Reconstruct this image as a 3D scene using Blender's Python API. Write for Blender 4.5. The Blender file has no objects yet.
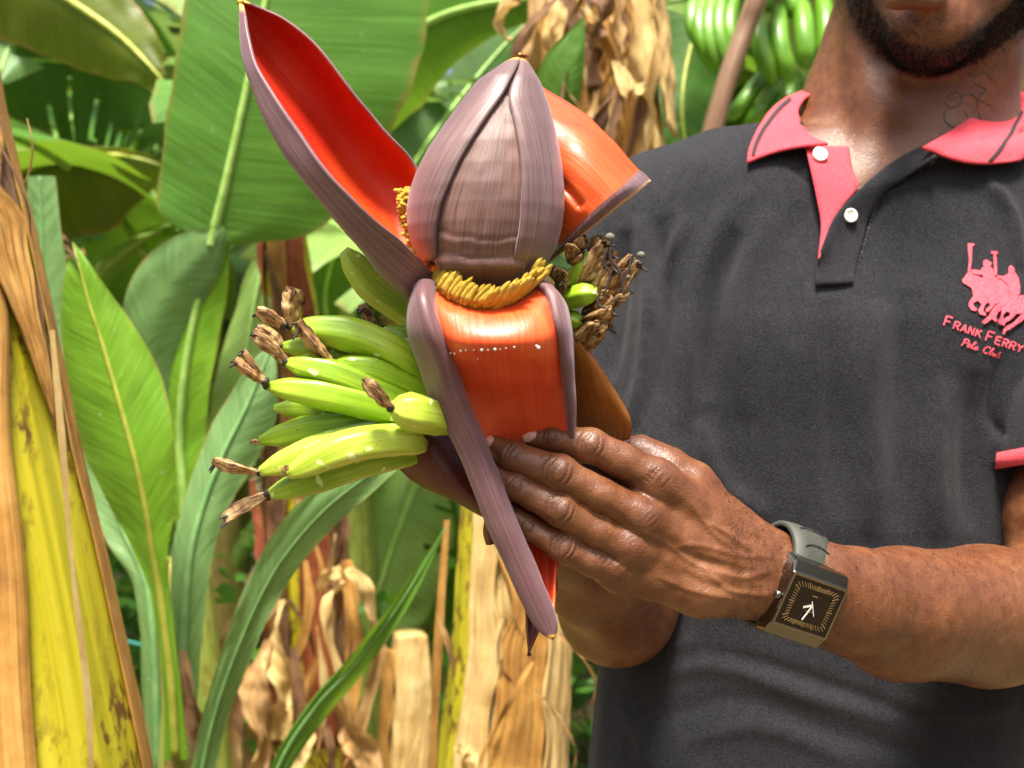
import bpy, bmesh, math, random
import numpy as np
from mathutils import Vector, noise as mnoise
from mathutils.bvhtree import BVHTree
R = math.radians
rng = random.Random(7)
nrg = np.random.default_rng(7)
scene = bpy.context.scene
COL = scene.collection

# ------------------------------------------------------------------ camera
FPX = 1250.0      # focal length in pixels of a 1024 px wide frame
CZ = 1.25         # camera height
cam_d = bpy.data.cameras.new('camera')
cam = bpy.data.objects.new('camera', cam_d)
COL.objects.link(cam)
cam.location = (0, 0, CZ)
cam.rotation_euler = (R(90), 0, 0)
cam_d.sensor_width = 36
cam_d.lens = FPX / 1024 * 36
cam_d.clip_start = 0.02
cam_d.clip_end = 400
cam_d.dof.use_dof = True
cam_d.dof.focus_distance = 0.72
cam_d.dof.aperture_fstop = 10.5
scene.camera = cam

# ------------------------------------------------------------------ light
SUN_EL, SUN_AZ = 67, 188          # azimuth clockwise from +Y
w = bpy.data.worlds.new('World'); scene.world = w; w.use_nodes = True
nt = w.node_tree
bg = nt.nodes['Background']
sky = nt.nodes.new('ShaderNodeTexSky'); sky.sky_type = 'NISHITA'; sky.sun_disc = False
sky.sun_elevation = R(SUN_EL); sky.sun_rotation = R(SUN_AZ)
sky.air_density = 1.0; sky.dust_density = 8.0; sky.ozone_density = 1.0
nt.links.new(sky.outputs[0], bg.inputs[0]); bg.inputs[1].default_value = 0.125
sd = bpy.data.lights.new('sun', 'SUN'); sd.energy = 4.8; sd.angle = R(13); sd.color = (1, 0.95, 0.86)
sun = bpy.data.objects.new('sun', sd); COL.objects.link(sun)
_d = Vector((math.sin(R(SUN_AZ))*math.cos(R(SUN_EL)), math.cos(R(SUN_AZ))*math.cos(R(SUN_EL)), math.sin(R(SUN_EL))))
sun.rotation_euler = _d.to_track_quat('Z', 'Y').to_euler()
sun.location = (0, 0, 6)
vs = scene.view_settings
vs.view_transform = 'Standard'; vs.look = 'None'; vs.gamma = 1.0; vs.exposure = 1.0; vs.use_curve_mapping = False
scene.render.engine = 'CYCLES'
scene.cycles.max_bounces = 8; scene.cycles.transparent_max_bounces = 8
scene.cycles.use_denoising = True

# ------------------------------------------------------------------ helpers
def P(px, py, Y):
    return np.array([(px-512)/FPX*Y, Y, CZ-(py-384)/FPX*Y])
def PA(a):
    a = np.asarray(a, float)
    return np.stack([(a[...,0]-512)/FPX*a[...,2], a[...,2], CZ-(a[...,1]-384)/FPX*a[...,2]], -1)
def spline(pts, n):
    """Catmull-Rom through rows, n samples"""
    p = np.asarray(pts, float)
    if len(p) == 2: 
        t = np.linspace(0, 1, n)[:, None]; return p[0]*(1-t)+p[1]*t
    q = np.vstack([2*p[0]-p[1], p, 2*p[-1]-p[-2]])
    t = np.linspace(0, len(p)-1, n); i = np.minimum(t.astype(int), len(p)-2); u = (t-i)[:, None]
    a, b, c, d = q[i], q[i+1], q[i+2], q[i+3]
    return 0.5*((2*b)+(-a+c)*u+(2*a-5*b+4*c-d)*u*u+(-a+3*b-3*c+d)*u**3)
def link(o, parent=None):
    COL.objects.link(o)
    if parent is not None: o.parent = parent
    return o
def mesh_obj(name, verts, faces, mat, parent=None, smooth=True, uv=None, matidx=None, attrs=None):
    me = bpy.data.meshes.new(name)
    verts = np.asarray(verts, float)
    me.from_pydata(verts.tolist(), [], faces if isinstance(faces, list) else faces.tolist())
    for m in (mat if isinstance(mat, (list, tuple)) else [mat]): me.materials.append(m)
    if smooth: me.polygons.foreach_set('use_smooth', [True]*len(me.polygons))
    if matidx is not None: me.polygons.foreach_set('material_index', np.asarray(matidx, dtype=np.int32))
    if uv is not None:
        l = me.uv_layers.new(name='UVMap')
        vi = np.empty(len(me.loops), dtype=np.int32); me.loops.foreach_get('vertex_index', vi)
        l.data.foreach_set('uv', np.asarray(uv, dtype=np.float32)[vi].ravel())
    if attrs:
        for k, v in attrs.items():
            a = me.attributes.new(k, 'FLOAT', 'POINT'); a.data.foreach_set('value', np.asarray(v, dtype=np.float32))
    me.update()
    return link(bpy.data.objects.new(name, me), parent)
def empty(name, loc, label, cat, group=None, kind=None):
    o = bpy.data.objects.new(name, None); o.empty_display_size = .05
    COL.objects.link(o); o.location = tuple(loc); bpy.context.view_layer.update()
    return tag(o, label, cat, group, kind)
def tag(o, label=None, cat=None, group=None, kind=None):
    if label: o['label'] = label
    if cat: o['category'] = cat
    if group: o['group'] = group
    if kind: o['kind'] = kind
    return o
def adopt(o, parent):
    """parent in world coordinates: mesh data are in world space, so shift them under the root"""
    L = Vector(parent.location)
    q = parent.parent
    while q is not None: L += Vector(q.location); q = q.parent
    o.parent = parent
    return o
def settle(root):
    """meshes are authored in world coordinates; move mesh data so that children sit relative to the root Empty"""
    L = root.location.copy()
    def rec(o):
        for c in o.children:
            if o is root: c.location = -L
            rec(c)
    rec(root)
def normals(v, f):
    v = np.asarray(v); f = np.asarray(f)
    n = np.zeros_like(v)
    if f.shape[1] == 4: fn = np.cross(v[f[:,2]]-v[f[:,0]], v[f[:,3]]-v[f[:,1]])
    else: fn = np.cross(v[f[:,1]]-v[f[:,0]], v[f[:,2]]-v[f[:,0]])
    for k in range(f.shape[1]):
        for c in range(3): n[:,c] += np.bincount(f[:,k], fn[:,c], len(v))
    return n/np.maximum(np.linalg.norm(n, axis=1, keepdims=True), 1e-12)
def gridfaces(nu, nv, closed=False):
    i, j = np.meshgrid(np.arange(nu-1), np.arange(nv if closed else nv-1), indexing='ij')
    j2 = (j+1) % nv
    return np.stack([i*nv+j, i*nv+j2, (i+1)*nv+j2, (i+1)*nv+j], -1).reshape(-1, 4)
def grid_obj(name, pts, mat, parent=None, closed=False, thick=0, matin=None, drop=None, uv=None, attrs=None, matrim=None):
    nu, nv = pts.shape[:2]
    v = pts.reshape(-1, 3); f = gridfaces(nu, nv, closed)
    if drop is not None: f = f[~drop.reshape(-1)]
    if uv is None:
        uu, vv = np.meshgrid(np.linspace(0, 1, nu), np.linspace(0, 1, nv), indexing='ij')
        uv = np.stack([uu, vv], -1).reshape(-1, 2)
    if not thick:
        return mesh_obj(name, v, f, mat, parent, uv=uv, attrs=attrs)
    n = normals(v, f); N = len(v)
    v2 = v - n*thick
    e = {}
    for q in f.tolist():
        for k in range(4):
            a, b = q[k], q[(k+1) % 4]
            if (b, a) in e: del e[(b, a)]
            else: e[(a, b)] = 1
    rim = np.array([[b, a, a+N, b+N] for a, b in e], dtype=int).reshape(-1, 4)
    F2 = f[:, ::-1]+N
    faces = np.vstack([f, F2, rim])
    mi = np.concatenate([np.zeros(len(f)), np.full(len(F2), 1 if matin else 0), np.full(len(rim), 2 if matrim else 0)]).astype(int)
    mats = [mat]+([matin] if matin else [])+([matrim] if matrim else [])
    if attrs: attrs = {k: np.concatenate([a, a]) for k, a in attrs.items()}
    return mesh_obj(name, np.vstack([v, v2]), faces, mats, parent, uv=np.vstack([uv, uv]), matidx=mi, attrs=attrs)
def frames(C):
    T = np.gradient(C, axis=0); T /= np.maximum(np.linalg.norm(T, axis=1, keepdims=True), 1e-9)
    up = np.array([0., 0, 1]) if abs(T[0, 2]) < .9 else np.array([0., 1, 0])
    s = np.cross(T[0], up); s /= np.linalg.norm(s)
    S = [s]
    for i in range(1, len(C)):
        s = S[-1]-T[i]*np.dot(S[-1], T[i]); s /= np.linalg.norm(s); S.append(s)
    S = np.array(S); return T, S, np.cross(T, S)
def tube_arrays(C, rad, n=14, prof=None, flat=1.0, roll=0.0):
    C = np.asarray(C, float); T, S, B = frames(C)
    a = np.linspace(0, 2*np.pi, n, endpoint=False)+roll
    rad = np.asarray(rad, float)
    pr = np.ones(n) if prof is None else prof(a)
    if pr.ndim == 1: pr = np.tile(pr, (len(C), 1))
    rr = rad[:, None]*pr
    pts = C[:, None]+S[:, None]*(np.cos(a)[None, :, None]*rr[..., None])+B[:, None]*(np.sin(a)[None, :, None]*rr[..., None]*flat)
    return pts
def tube_obj(name, C, rad, mat, parent=None, n=14, prof=None, flat=1.0, roll=0.0, caps=True):
    pts = tube_arrays(C, rad, n, prof, flat, roll)
    nu = len(pts)
    v = pts.reshape(-1, 3); f = gridfaces(nu, n, True).tolist()
    uu, vv = np.meshgrid(np.linspace(0, 1, nu), np.linspace(0, 1, n), indexing='ij')
    uv = np.stack([uu, vv], -1).reshape(-1, 2)
    if caps:
        v = np.vstack([v, C[0], C[-1]]); N = nu*n; uv = np.vstack([uv, [0, .5], [1, .5]])
        for k in range(n):
            f.append([N, (k+1) % n, k]); f.append([N+1, N-n+k, N-n+(k+1) % n])
    return mesh_obj(name, v, f, mat, parent, uv=uv)

# ------------------------------------------------------------------ implicit surfaces (surface nets)
def axis(*segs):
    out = [np.array([segs[0][0]])]
    for a, b, s in segs:
        n = max(1, int(round((b-a)/s))); out.append(np.linspace(a, b, n+1)[1:])
    return np.concatenate(out)
class Field:
    def __init__(s, xs, ys, zs, f=None):
        s.x, s.y, s.z = xs, ys, zs
        s.f = np.full((len(xs), len(ys), len(zs)), .06, np.float32) if f is None else f
    def new(s): return Field(s.x, s.y, s.z)
    def sub(s, lo, hi):
        r = []
        for ax, l, h in zip((s.x, s.y, s.z), lo, hi):
            i0 = max(0, np.searchsorted(ax, l)-1); i1 = min(len(ax), np.searchsorted(ax, h)+1); r.append(slice(i0, i1))
        return tuple(r)
    def coords(s, sl):
        return s.x[sl[0]][:, None, None].astype(np.float32), s.y[sl[1]][None, :, None].astype(np.float32), s.z[sl[2]][None, None, :].astype(np.float32)
    def put(s, sl, d, k):
        if d.size == 0: return
        c = s.f[sl]
        if k <= 0: s.f[sl] = np.minimum(c, d); return
        h = np.maximum(k-np.abs(c-d), 0)/k
        s.f[sl] = np.minimum(c, d)-h*h*k*.25
    def cap(s, a, b, ra, rb, k=.003, n=None, sq=1.0):
        a = np.asarray(a, float); b = np.asarray(b, float)
        m = max(ra, rb)+k+.012
        sl = s.sub(np.minimum(a, b)-m, np.maximum(a, b)+m)
        X, Y, Z = s.coords(sl); ab = b-a; L = max(float(ab@ab), 1e-12)
        t = np.clip(((X-a[0])*ab[0]+(Y-a[1])*ab[1]+(Z-a[2])*ab[2])/L, 0, 1)
        dx = X-a[0]-t*ab[0]; dy = Y-a[1]-t*ab[1]; dz = Z-a[2]-t*ab[2]
        if n is not None:
            q = (dx*n[0]+dy*n[1]+dz*n[2])*(sq-1); dx = dx+q*n[0]; dy = dy+q*n[1]; dz = dz+q*n[2]
        s.put(sl, np.sqrt(dx*dx+dy*dy+dz*dz)-(ra+(rb-ra)*t), k)
    def ell(s, c, r, k=.01, rot=None):
        c = np.asarray(c, float); r = np.asarray(r, float); m = r.max()+k+.012
        sl = s.sub(c-m, c+m); X, Y, Z = s.coords(sl)
        X, Y, Z = X-c[0], Y-c[1], Z-c[2]
        if rot is not None:
            M = np.array(rot.to_3x3()).T
            X, Y, Z = [M[i, 0]*X+M[i, 1]*Y+M[i, 2]*Z for i in range(3)]
        q = np.sqrt((X/r[0])**2+(Y/r[1])**2+(Z/r[2])**2)
        q2 = np.sqrt((X/r[0]**2)**2+(Y/r[1]**2)**2+(Z/r[2]**2)**2)
        s.put(sl, q*(q-1)/np.maximum(q2, 1e-6), k)
    def chain(s, pts, k=.003, n=None, sq=1.0):
        for a, b in zip(pts[:-1], pts[1:]): s.cap(a[0], b[0], a[1], b[1], k, n, sq)
    def join(s, o, k): s.put((slice(None),)*3, o.f, k)
    def mesh(s):
        f = s.f; ins = f < 0
        act = np.zeros(tuple(n-1 for n in f.shape), bool); al = np.ones_like(act)
        for a in (0, 1):
            for b in (0, 1):
                for c in (0, 1):
                    q = ins[a:f.shape[0]-1+a, b:f.shape[1]-1+b, c:f.shape[2]-1+c]; act |= q; al &= q
        act &= ~al
        I, J, K = np.nonzero(act); idx = np.full(act.shape, -1, np.int32); idx[I, J, K] = np.arange(len(I))
        pos = np.zeros((len(I), 3)); cnt = np.zeros(len(I)); ax = (s.x, s.y, s.z)
        for d in range(3):
            o = [e for e in range(3) if e != d]
            for u in (0, 1):
                for v in (0, 1):
                    p = [I.copy(), J.copy(), K.copy()]; p[o[0]] = p[o[0]]+u; p[o[1]] = p[o[1]]+v
                    q = [x.copy() for x in p]; q[d] = q[d]+1
                    f0 = f[tuple(p)].astype(float); f1 = f[tuple(q)].astype(float); m = (f0 < 0) != (f1 < 0)
                    t = np.where(m, f0/np.where(m, f0-f1, 1), 0)
                    c = [ax[e][p[e]] for e in range(3)]
                    c[d] = c[d]+t*(ax[d][q[d]]-ax[d][p[d]])
                    pos += np.stack(c, 1)*m[:, None]; cnt += m
        pos /= cnt[:, None]
        faces = []
        for d in range(3):
            a = [slice(None)]*3; b = [slice(None)]*3; a[d] = slice(None, -1); b[d] = slice(1, None)
            A, B = ins[tuple(a)], ins[tuple(b)]
            m = A != B; o = [(d+1) % 3, (d+2) % 3]
            g = list(np.nonzero(m)); ok = (g[o[0]] > 0) & (g[o[1]] > 0) & (g[o[0]] < f.shape[o[0]]-1) & (g[o[1]] < f.shape[o[1]]-1)
            g = [x[ok] for x in g]; flip = A[tuple(g)]
            def cell(du, dv):
                h = [x.copy() for x in g]; h[o[0]] = h[o[0]]-du; h[o[1]] = h[o[1]]-dv; return idx[tuple(h)]
            q = np.stack([cell(1, 1), cell(0, 1), cell(0, 0), cell(1, 0)], 1)
            q[~flip] = q[~flip][:, ::-1]
            faces.append(q)
        faces = np.vstack(faces); faces = faces[(faces >= 0).all(1)]
        return pos, faces
def relax(v, f, it=2, w=.5, mask=None):
    e = np.vstack([f[:, [0, 1]], f[:, [1, 2]], f[:, [2, 3]], f[:, [3, 0]]]); e = np.vstack([e, e[:, ::-1]])
    cnt = np.bincount(e[:, 0], minlength=len(v))
    for _ in range(it):
        m = np.stack([np.bincount(e[:, 0], v[e[:, 1], c], len(v)) for c in range(3)], 1)/np.maximum(cnt, 1)[:, None]
        d = (m-v)*w
        if mask is not None: d *= mask[:, None]
        v = v+d
    return v
def proj(v):
    return np.stack([512+v[:, 0]/v[:, 1]*FPX, 384-(v[:, 2]-CZ)/v[:, 1]*FPX], 1)
def segdist(p, line):
    """min distance of 2-D points p to a polyline, and the parameter along it"""
    best = np.full(len(p), 1e9); par = np.zeros(len(p)); line = np.asarray(line, float)[:, :2]
    for i, (a, b) in enumerate(zip(line[:-1], line[1:])):
        ab = b-a; t = np.clip(((p-a)@ab)/max(ab@ab, 1e-9), 0, 1)
        d = np.linalg.norm(p-a-t[:, None]*ab, axis=1); m = d < best; best[m] = d[m]; par[m] = i+t[m]
    return best, par/max(1, len(line)-1)
def sculpt(v, n, strokes, front=True):
    """each stroke: polyline seen from the front, half width (px), height (m): a ridge or a groove running over the surface"""
    q = proj(v); disp = np.zeros(len(v)); face = np.clip(-n[:, 1]*2.0, 0, 1) if front else np.ones(len(v))
    for line, wd, h in strokes:
        L = np.asarray(line, float)
        if len(L) > 2: L = spline(L, 5*len(L))
        m = (q[:, 0] > L[:, 0].min()-3*wd) & (q[:, 0] < L[:, 0].max()+3*wd) & (q[:, 1] > L[:, 1].min()-3*wd) & (q[:, 1] < L[:, 1].max()+3*wd)
        if not m.any(): continue
        d, t = segdist(q[m], L)
        tp = np.clip(np.minimum(t, 1-t)*4, 0, 1)**.6 if np.linalg.norm(L[-1]-L[0]) > 4 else 1.0
        disp[m] += h*np.exp(-(d/wd)**2)*tp
    return disp*face
class Surf:
    """raycast against built meshes, along the line of sight or any direction"""
    def __init__(s, *vf):
        V, Fc, o = [], [], 0
        for v, f in vf:
            V += [tuple(x) for x in np.asarray(v)]; Fc += [tuple(int(i)+o for i in q) for q in np.asarray(f)]; o += len(v)
        s.b = BVHTree.FromPolygons(V, Fc)
    def hit(s, px, py, off=0.0, default=1.0):
        d = Vector(P(px, py, 1.0))-Vector((0, 0, CZ)); d.normalize()
        loc, nor, _, _ = s.b.ray_cast(Vector((0, 0, CZ)), d)
        if loc is None: return np.array(P(px, py, default)), np.array([0, -1., 0])
        if nor.dot(d) > 0: nor = -nor
        return np.array(loc+nor*off), np.array(nor)

# ------------------------------------------------------------------ materials
class M:
    def __init__(s, name, base=(.5, .5, .5), rough=.5, **kw):
        s.m = bpy.data.materials.new(name); s.m.use_nodes = True; s.t = s.m.node_tree
        s.b = s.t.nodes['Principled BSDF']; s.out = s.t.nodes['Material Output']
        s.b.inputs['Base Color'].default_value = (*base, 1); s.b.inputs['Roughness'].default_value = rough
        for k, v in kw.items(): s.b.inputs[k.replace('_', ' ')].default_value = v
    def n(s, t, **kw):
        x = s.t.nodes.new('ShaderNode'+t)
        for k, v in kw.items():
            if k.startswith('i_'): x.inputs[int(k[2:])].default_value = v
            else: setattr(x, k, v)
        return x
    def l(s, a, b): s.t.links.new(a, b)
    def coord(s, kind='Object', scale=(1, 1, 1)):
        c = s.n('TexCoord'); m = s.n('Mapping'); m.inputs['Scale'].default_value = scale
        s.l(c.outputs[kind], m.inputs[0]); return m.outputs[0]
    def noise(s, vec, scale, detail=4, rough=.55, dist=0):
        x = s.n('TexNoise'); x.inputs['Scale'].default_value = scale; x.inputs['Detail'].default_value = detail
        x.inputs['Roughness'].default_value = rough; x.inputs['Distortion'].default_value = dist; s.l(vec, x.inputs['Vector']); return x.outputs['Fac']
    def ramp(s, fac, stops):
        r = s.n('ValToRGB'); e = r.color_ramp.elements
        while len(e) < len(stops): e.new(0.5)
        for k, (p, c) in enumerate(stops):
            e[k].position = p; e[k].color = (*c, 1) if len(c) == 3 else c
        s.l(fac, r.inputs[0]); return r.outputs[0]
    def grey(s, fac, a, b, lo=0., hi=1.):
        x = s.n('MapRange'); x.inputs[1].default_value = a; x.inputs[2].default_value = b; x.inputs[3].default_value = lo; x.inputs[4].default_value = hi
        s.l(fac, x.inputs[0]); return x.outputs[0]
    def math(s, op, a, b=None):
        x = s.n('Math', operation=op)
        for k, q in enumerate((a, b)):
            if q is None: continue
            if isinstance(q, (int, float)): x.inputs[k].default_value = q
            else: s.l(q, x.inputs[k])
        return x.outputs[0]
    def mix(s, fac, a, b, mode='MIX'):
        x = s.n('Mix', data_type='RGBA', blend_type=mode)
        for i, q in ((0, fac), (6, a), (7, b)):
            if isinstance(q, (int, float)): x.inputs[i].default_value = q
            elif isinstance(q, tuple): x.inputs[i].default_value = (*q, 1)
            else: s.l(q, x.inputs[i])
        return x.outputs[2]
    def attr(s, name): return s.n('Attribute', attribute_name=name).outputs['Fac']
    def uv(s):
        x = s.n('SeparateXYZ'); c = s.n('TexCoord'); s.l(c.outputs['UV'], x.inputs[0]); return x.outputs[0], x.outputs[1]
    def vec(s, a, b, c=0.):
        x = s.n('CombineXYZ')
        for k, q in enumerate((a, b, c)):
            if isinstance(q, (int, float)): x.inputs[k].default_value = q
            else: s.l(q, x.inputs[k])
        return x.outputs[0]
    def base(s, col): s.l(col, s.b.inputs['Base Color']); return s
    def rgh(s, fac, a, b): s.l(s.grey(fac, 0, 1, a, b), s.b.inputs['Roughness']); return s
    def bump(s, h, strength=.3, dist=.002):
        x = s.n('Bump'); x.inputs['Strength'].default_value = strength; x.inputs['Distance'].default_value = dist
        s.l(h, x.inputs['Height'])
        if s.b.inputs['Normal'].is_linked: s.l(s.b.inputs['Normal'].links[0].from_socket, x.inputs['Normal'])
        s.l(x.outputs[0], s.b.inputs['Normal']); return s
    def translucent(s, fac, col):
        t = s.n('BsdfTranslucent')
        if isinstance(col, tuple): t.inputs[0].default_value = (*col, 1)
        else: s.l(col, t.inputs[0])
        mx = s.n('MixShader'); mx.inputs[0].default_value = fac
        s.l(s.b.outputs[0], mx.inputs[1]); s.l(t.outputs[0], mx.inputs[2]); s.l(mx.outputs[0], s.out.inputs[0]); return s

def leaf_mat(name, dark, light, trans, spots=True, rough=.46, tfac=.27, brown=0.0):
    m = M(name, rough=rough); u, v = m.uv()
    av = m.math('ABSOLUTE', m.math('SUBTRACT', v, .5))
    # lateral veins leave the midrib and sweep towards the tip
    s = m.math('SUBTRACT', u, m.math('MULTIPLY', av, .10))
    fine = m.noise(m.vec(m.math('MULTIPLY', s, 260), m.math('MULTIPLY', av, 1.5)), 1, 2)
    wide = m.noise(m.vec(m.math('MULTIPLY', s, 30), m.math('MULTIPLY', av, 1.2)), 1, 3)
    blot = m.noise(m.coord(), 7, 4)
    f = m.math('ADD', m.math('MULTIPLY', wide, .6), m.math('MULTIPLY', blot, .4))
    col = m.ramp(f, [(.3, dark), (.7, light)])
    col = m.mix(m.grey(fine, .35, .65, 0, .38), col, tuple(min(1, c*1.6+.01) for c in light)); worn = m.noise(m.coord(), 38, 6, .8); col = m.mix(m.grey(worn, .64, .72, 0, .6), col, (.22, .20, .05))
    if spots:
        sp = m.noise(m.coord(), 180, 1); col = m.mix(m.grey(sp, .73, .78, 0, .55), col, (.55, .6, .42))
    if brown:
        e = m.math('ADD', av, m.math('MULTIPLY', m.noise(m.coord(), 25, 3), .08))
        col = m.mix(m.grey(e, .51, .535, 0, brown), col, (.28, .15, .04))
    m.base(col); m.bump(wide, .5, .006); m.bump(fine, .35, .0012); m.b.inputs['Specular IOR Level'].default_value = .32
    m.translucent(tfac, m.mix(.5, col, trans)); return m.m
MAT = {}
MAT['leaf'] = leaf_mat('banana_leaf_green', (.035, .105, .012), (.080, .200, .022), (.42, .68, .03), brown=.5)
MAT['leaf_yellow'] = leaf_mat('banana_leaf_yellow_green', (.085, .22, .012), (.17, .34, .02), (.5, .75, .02), brown=.6)
MAT['leaf_blue'] = leaf_mat('banana_leaf_grey_green', (.075, .155, .045), (.15, .27, .09), (.42, .62, .10), brown=.5)
MAT['leaf_dark'] = leaf_mat('banana_leaf_dark_green', (.016, .050, .005), (.045, .12, .012), (.28, .42, .015), tfac=.22, brown=.7)
MAT['leaf_olive'] = leaf_mat('banana_leaf_olive', (.045, .07, .005), (.11, .14, .008), (.45, .42, .02), tfac=.3, brown=.8)
MAT['leaf_pale'] = leaf_mat('banana_leaf_pale', (.13, .25, .05), (.30, .46, .12), (.65, .80, .18), tfac=.42, rough=.32, brown=.6)
def rib_mat():
    m = M('leaf_midrib', rough=.45); n = m.noise(m.coord(), 40, 3)
    m.base(m.ramp(n, [(.3, (.20, .38, .06)), (.7, (.36, .55, .14))])); m.bump(n, .2, .001); return m.m
MAT['rib'] = rib_mat()
def rib2():
    m = M('leaf_midrib_yellow', rough=.45); n = m.noise(m.coord(), 40, 3)
    m.base(m.ramp(n, [(.3, (.22, .26, .02)), (.7, (.40, .42, .06))])); return m.m
MAT['rib_y'] = rib2()
def rib3():
    m = M('leaf_midrib_green', rough=.45); n = m.noise(m.coord(), 40, 3)
    m.base(m.ramp(n, [(.3, (.10, .24, .07)), (.7, (.20, .36, .12))])); return m.m
def dry(name, a, b, c, tf=.25, sc=(1, 1, 1)):
    m = M(name, rough=.65); u, v = m.uv()
    st = m.noise(m.vec(m.math('MULTIPLY', u, 3), m.math('MULTIPLY', v, 34)), 1, 6, .6, .3)
    bl = m.noise(m.coord(), 22, 5, .6)
    f = m.math('ADD', m.math('MULTIPLY', st, .6), m.math('MULTIPLY', bl, .4))
    col = m.ramp(f, [(.32, a), (.5, b), (.68, c)])
    m.base(col); m.bump(st, .8, .004); m.bump(bl, .4, .004)
    if tf: m.translucent(tf, m.mix(.5, col, (.9, .55, .15)))
    return m.m
MAT['dry'] = dry('dry_leaf', (.16, .07, .02), (.48, .28, .10), (.75, .55, .28))
MAT['dry_sheath'] = dry('dry_leaf_sheath', (.16, .055, .010), (.48, .24, .045), (.70, .42, .12), .08)
MAT['dry_pale'] = dry('dry_leaf_pale', (.30, .16, .04), (.72, .50, .18), (.9, .76, .42), .2)
MAT['dry_brown'] = dry('dry_leaf_brown', (.05, .02, .008), (.17, .08, .03), (.38, .22, .10), .1)
MAT['dry_red'] = dry('red_brown_sheath', (.03, .008, .004), (.25, .05, .01), (.48, .17, .04), 0)
def stem_mat(name, a, b, c, spots=.6):
    m = M(name, rough=.42); u, v = m.uv()
    st = m.noise(m.vec(m.math('MULTIPLY', u, 2.5), m.math('MULTIPLY', v, 40)), 1, 5, .55, .2)
    col = m.ramp(st, [(.3, a), (.52, b), (.75, c)])
    n = m.noise(m.coord('Object', (1, 1, .45)), 70, 6, .72)
    big = m.noise(m.coord(), 9, 3)
    k = m.math('MULTIPLY', m.grey(n, .50, .58, 0, 1), m.grey(big, .36, .56, 0, 1))
    col = m.mix(m.math('MULTIPLY', k, spots), col, (.10, .035, .01))
    m.base(col); m.bump(st, .4, .003); m.bump(n, .25, .002); return m.m
MAT['stem'] = stem_mat('yellow_green_pseudostem', (.24, .23, .008), (.44, .385, .012), (.58, .50, .05), .95)
MAT['stem_tan'] = stem_mat('tan_pseudostem', (.38, .24, .06), (.62, .44, .15), (.78, .62, .28), .4)
MAT['stem_green'] = stem_mat('green_pseudostem', (.14, .22, .03), (.28, .34, .06), (.4, .42, .12), .5)
MAT['petiole'] = stem_mat('brown_leaf_stalk', (.12, .06, .03), (.24, .14, .08), (.34, .22, .14), .3)

def bud_mat(name, a, b, c, tip=True):
    m = M(name, rough=.42); u, v = m.uv()
    st = m.noise(m.vec(m.math('MULTIPLY', u, 2.2), m.math('MULTIPLY', v, 75)), 1, 4, .6, .15)
    bl = m.noise(m.coord(), 26, 4)
    f = m.math('ADD', m.math('MULTIPLY', st, .62), m.math('MULTIPLY', bl, .38))
    col = m.ramp(f, [(.34, a), (.52, b), (.68, c)])
    ln = m.noise(m.vec(m.math('MULTIPLY', u, 1.4), m.math('MULTIPLY', v, 190)), 1, 2, .6, .15)
    col = m.mix(m.grey(ln, .55, .62, 0, .85), col, tuple(x*.35 for x in a))
    if tip: col = m.mix(m.grey(u, .965, .995, 0, 1), col, (.75, .42, .04))
    m.base(col); m.bump(st, .3, .0009); m.bump(ln, -.6, .0006)
    m.b.inputs['Sheen Weight'].default_value = .25; m.b.inputs['Sheen Tint'].default_value = (.8, .65, .75, 1)
    return m.m
MAT['bud'] = bud_mat('mauve_bract_skin', (.085, .046, .044), (.145, .082, .077), (.235, .145, .135))
MAT['bud_mid'] = bud_mat('mauve_bract_skin_brownish', (.085, .042, .034), (.155, .080, .062), (.25, .145, .115), False)
MAT['bract_out'] = bud_mat('purple_bract_outside', (.085, .036, .040), (.15, .070, .074), (.25, .135, .14))
MAT['bract_dark'] = bud_mat('dark_maroon_bract_outside', (.045, .006, .004), (.105, .014, .007), (.19, .032, .016), False)
MAT['bract_dark'].node_tree.nodes['Principled BSDF'].inputs['Sheen Weight'].default_value = 0
def inside(name, a, b, c, rough=.22, base_patch=False):
    m = M(name, rough=rough); u, v = m.uv()
    st = m.noise(m.vec(m.math('MULTIPLY', u, 1.5), m.math('MULTIPLY', v, 40)), 1, 4, .6, .2)
    bl = m.noise(m.coord('Object', (1, 1, .6)), 16, 3)
    f = m.math('ADD', m.math('MULTIPLY', st, .4), m.math('MULTIPLY', bl, .6))
    m.base(m.ramp(f, [(.3, a), (.52, b), (.72, c)])); m.bump(st, .25, .0008)
    m.b.inputs['Coat Weight'].default_value = .06; m.b.inputs['Coat Roughness'].default_value = .25
    pit = m.noise(m.coord(), 260, 3, .7); m.bump(pit, .2, .0007); fr = m.noise(m.vec(m.math('MULTIPLY', u, 1.2), m.math('MULTIPLY', v, 110)), 1, 3, .6, .1); m.bump(fr, .3, .0007); m.rgh(pit, rough-.05, rough+.22)
    sc = m.noise(m.coord('Object', (1, 1, 1)), 60, 5, .75); m.base(m.mix(m.grey(sc, .60, .72, 0, .5), m.b.inputs['Base Color'].links[0].from_socket, tuple(x*.45 for x in a)))
    if base_patch:
        k = m.math('MULTIPLY', m.grey(u, .05, .42, 1, 0), m.grey(bl, .40, .58, .25, 1)); m.base(m.mix(k, m.b.inputs['Base Color'].links[0].from_socket, (.62, .14, .012)))
        m.b.inputs['Coat Weight'].default_value = .0; m.b.inputs['Specular IOR Level'].default_value = .25
    return m.m
MAT['in_red'] = inside('red_bract_inside', (.34, .010, .004), (.47, .022, .006), (.60, .06, .010), .42, True)
MAT['in_orange'] = inside('orange_bract_inside', (.50, .035, .009), (.70, .085, .018), (.84, .19, .04), .29)
MAT['in_old'] = inside('withered_bract_inside', (.12, .03, .008), (.42, .14, .015), (.72, .38, .07), .35)
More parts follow.
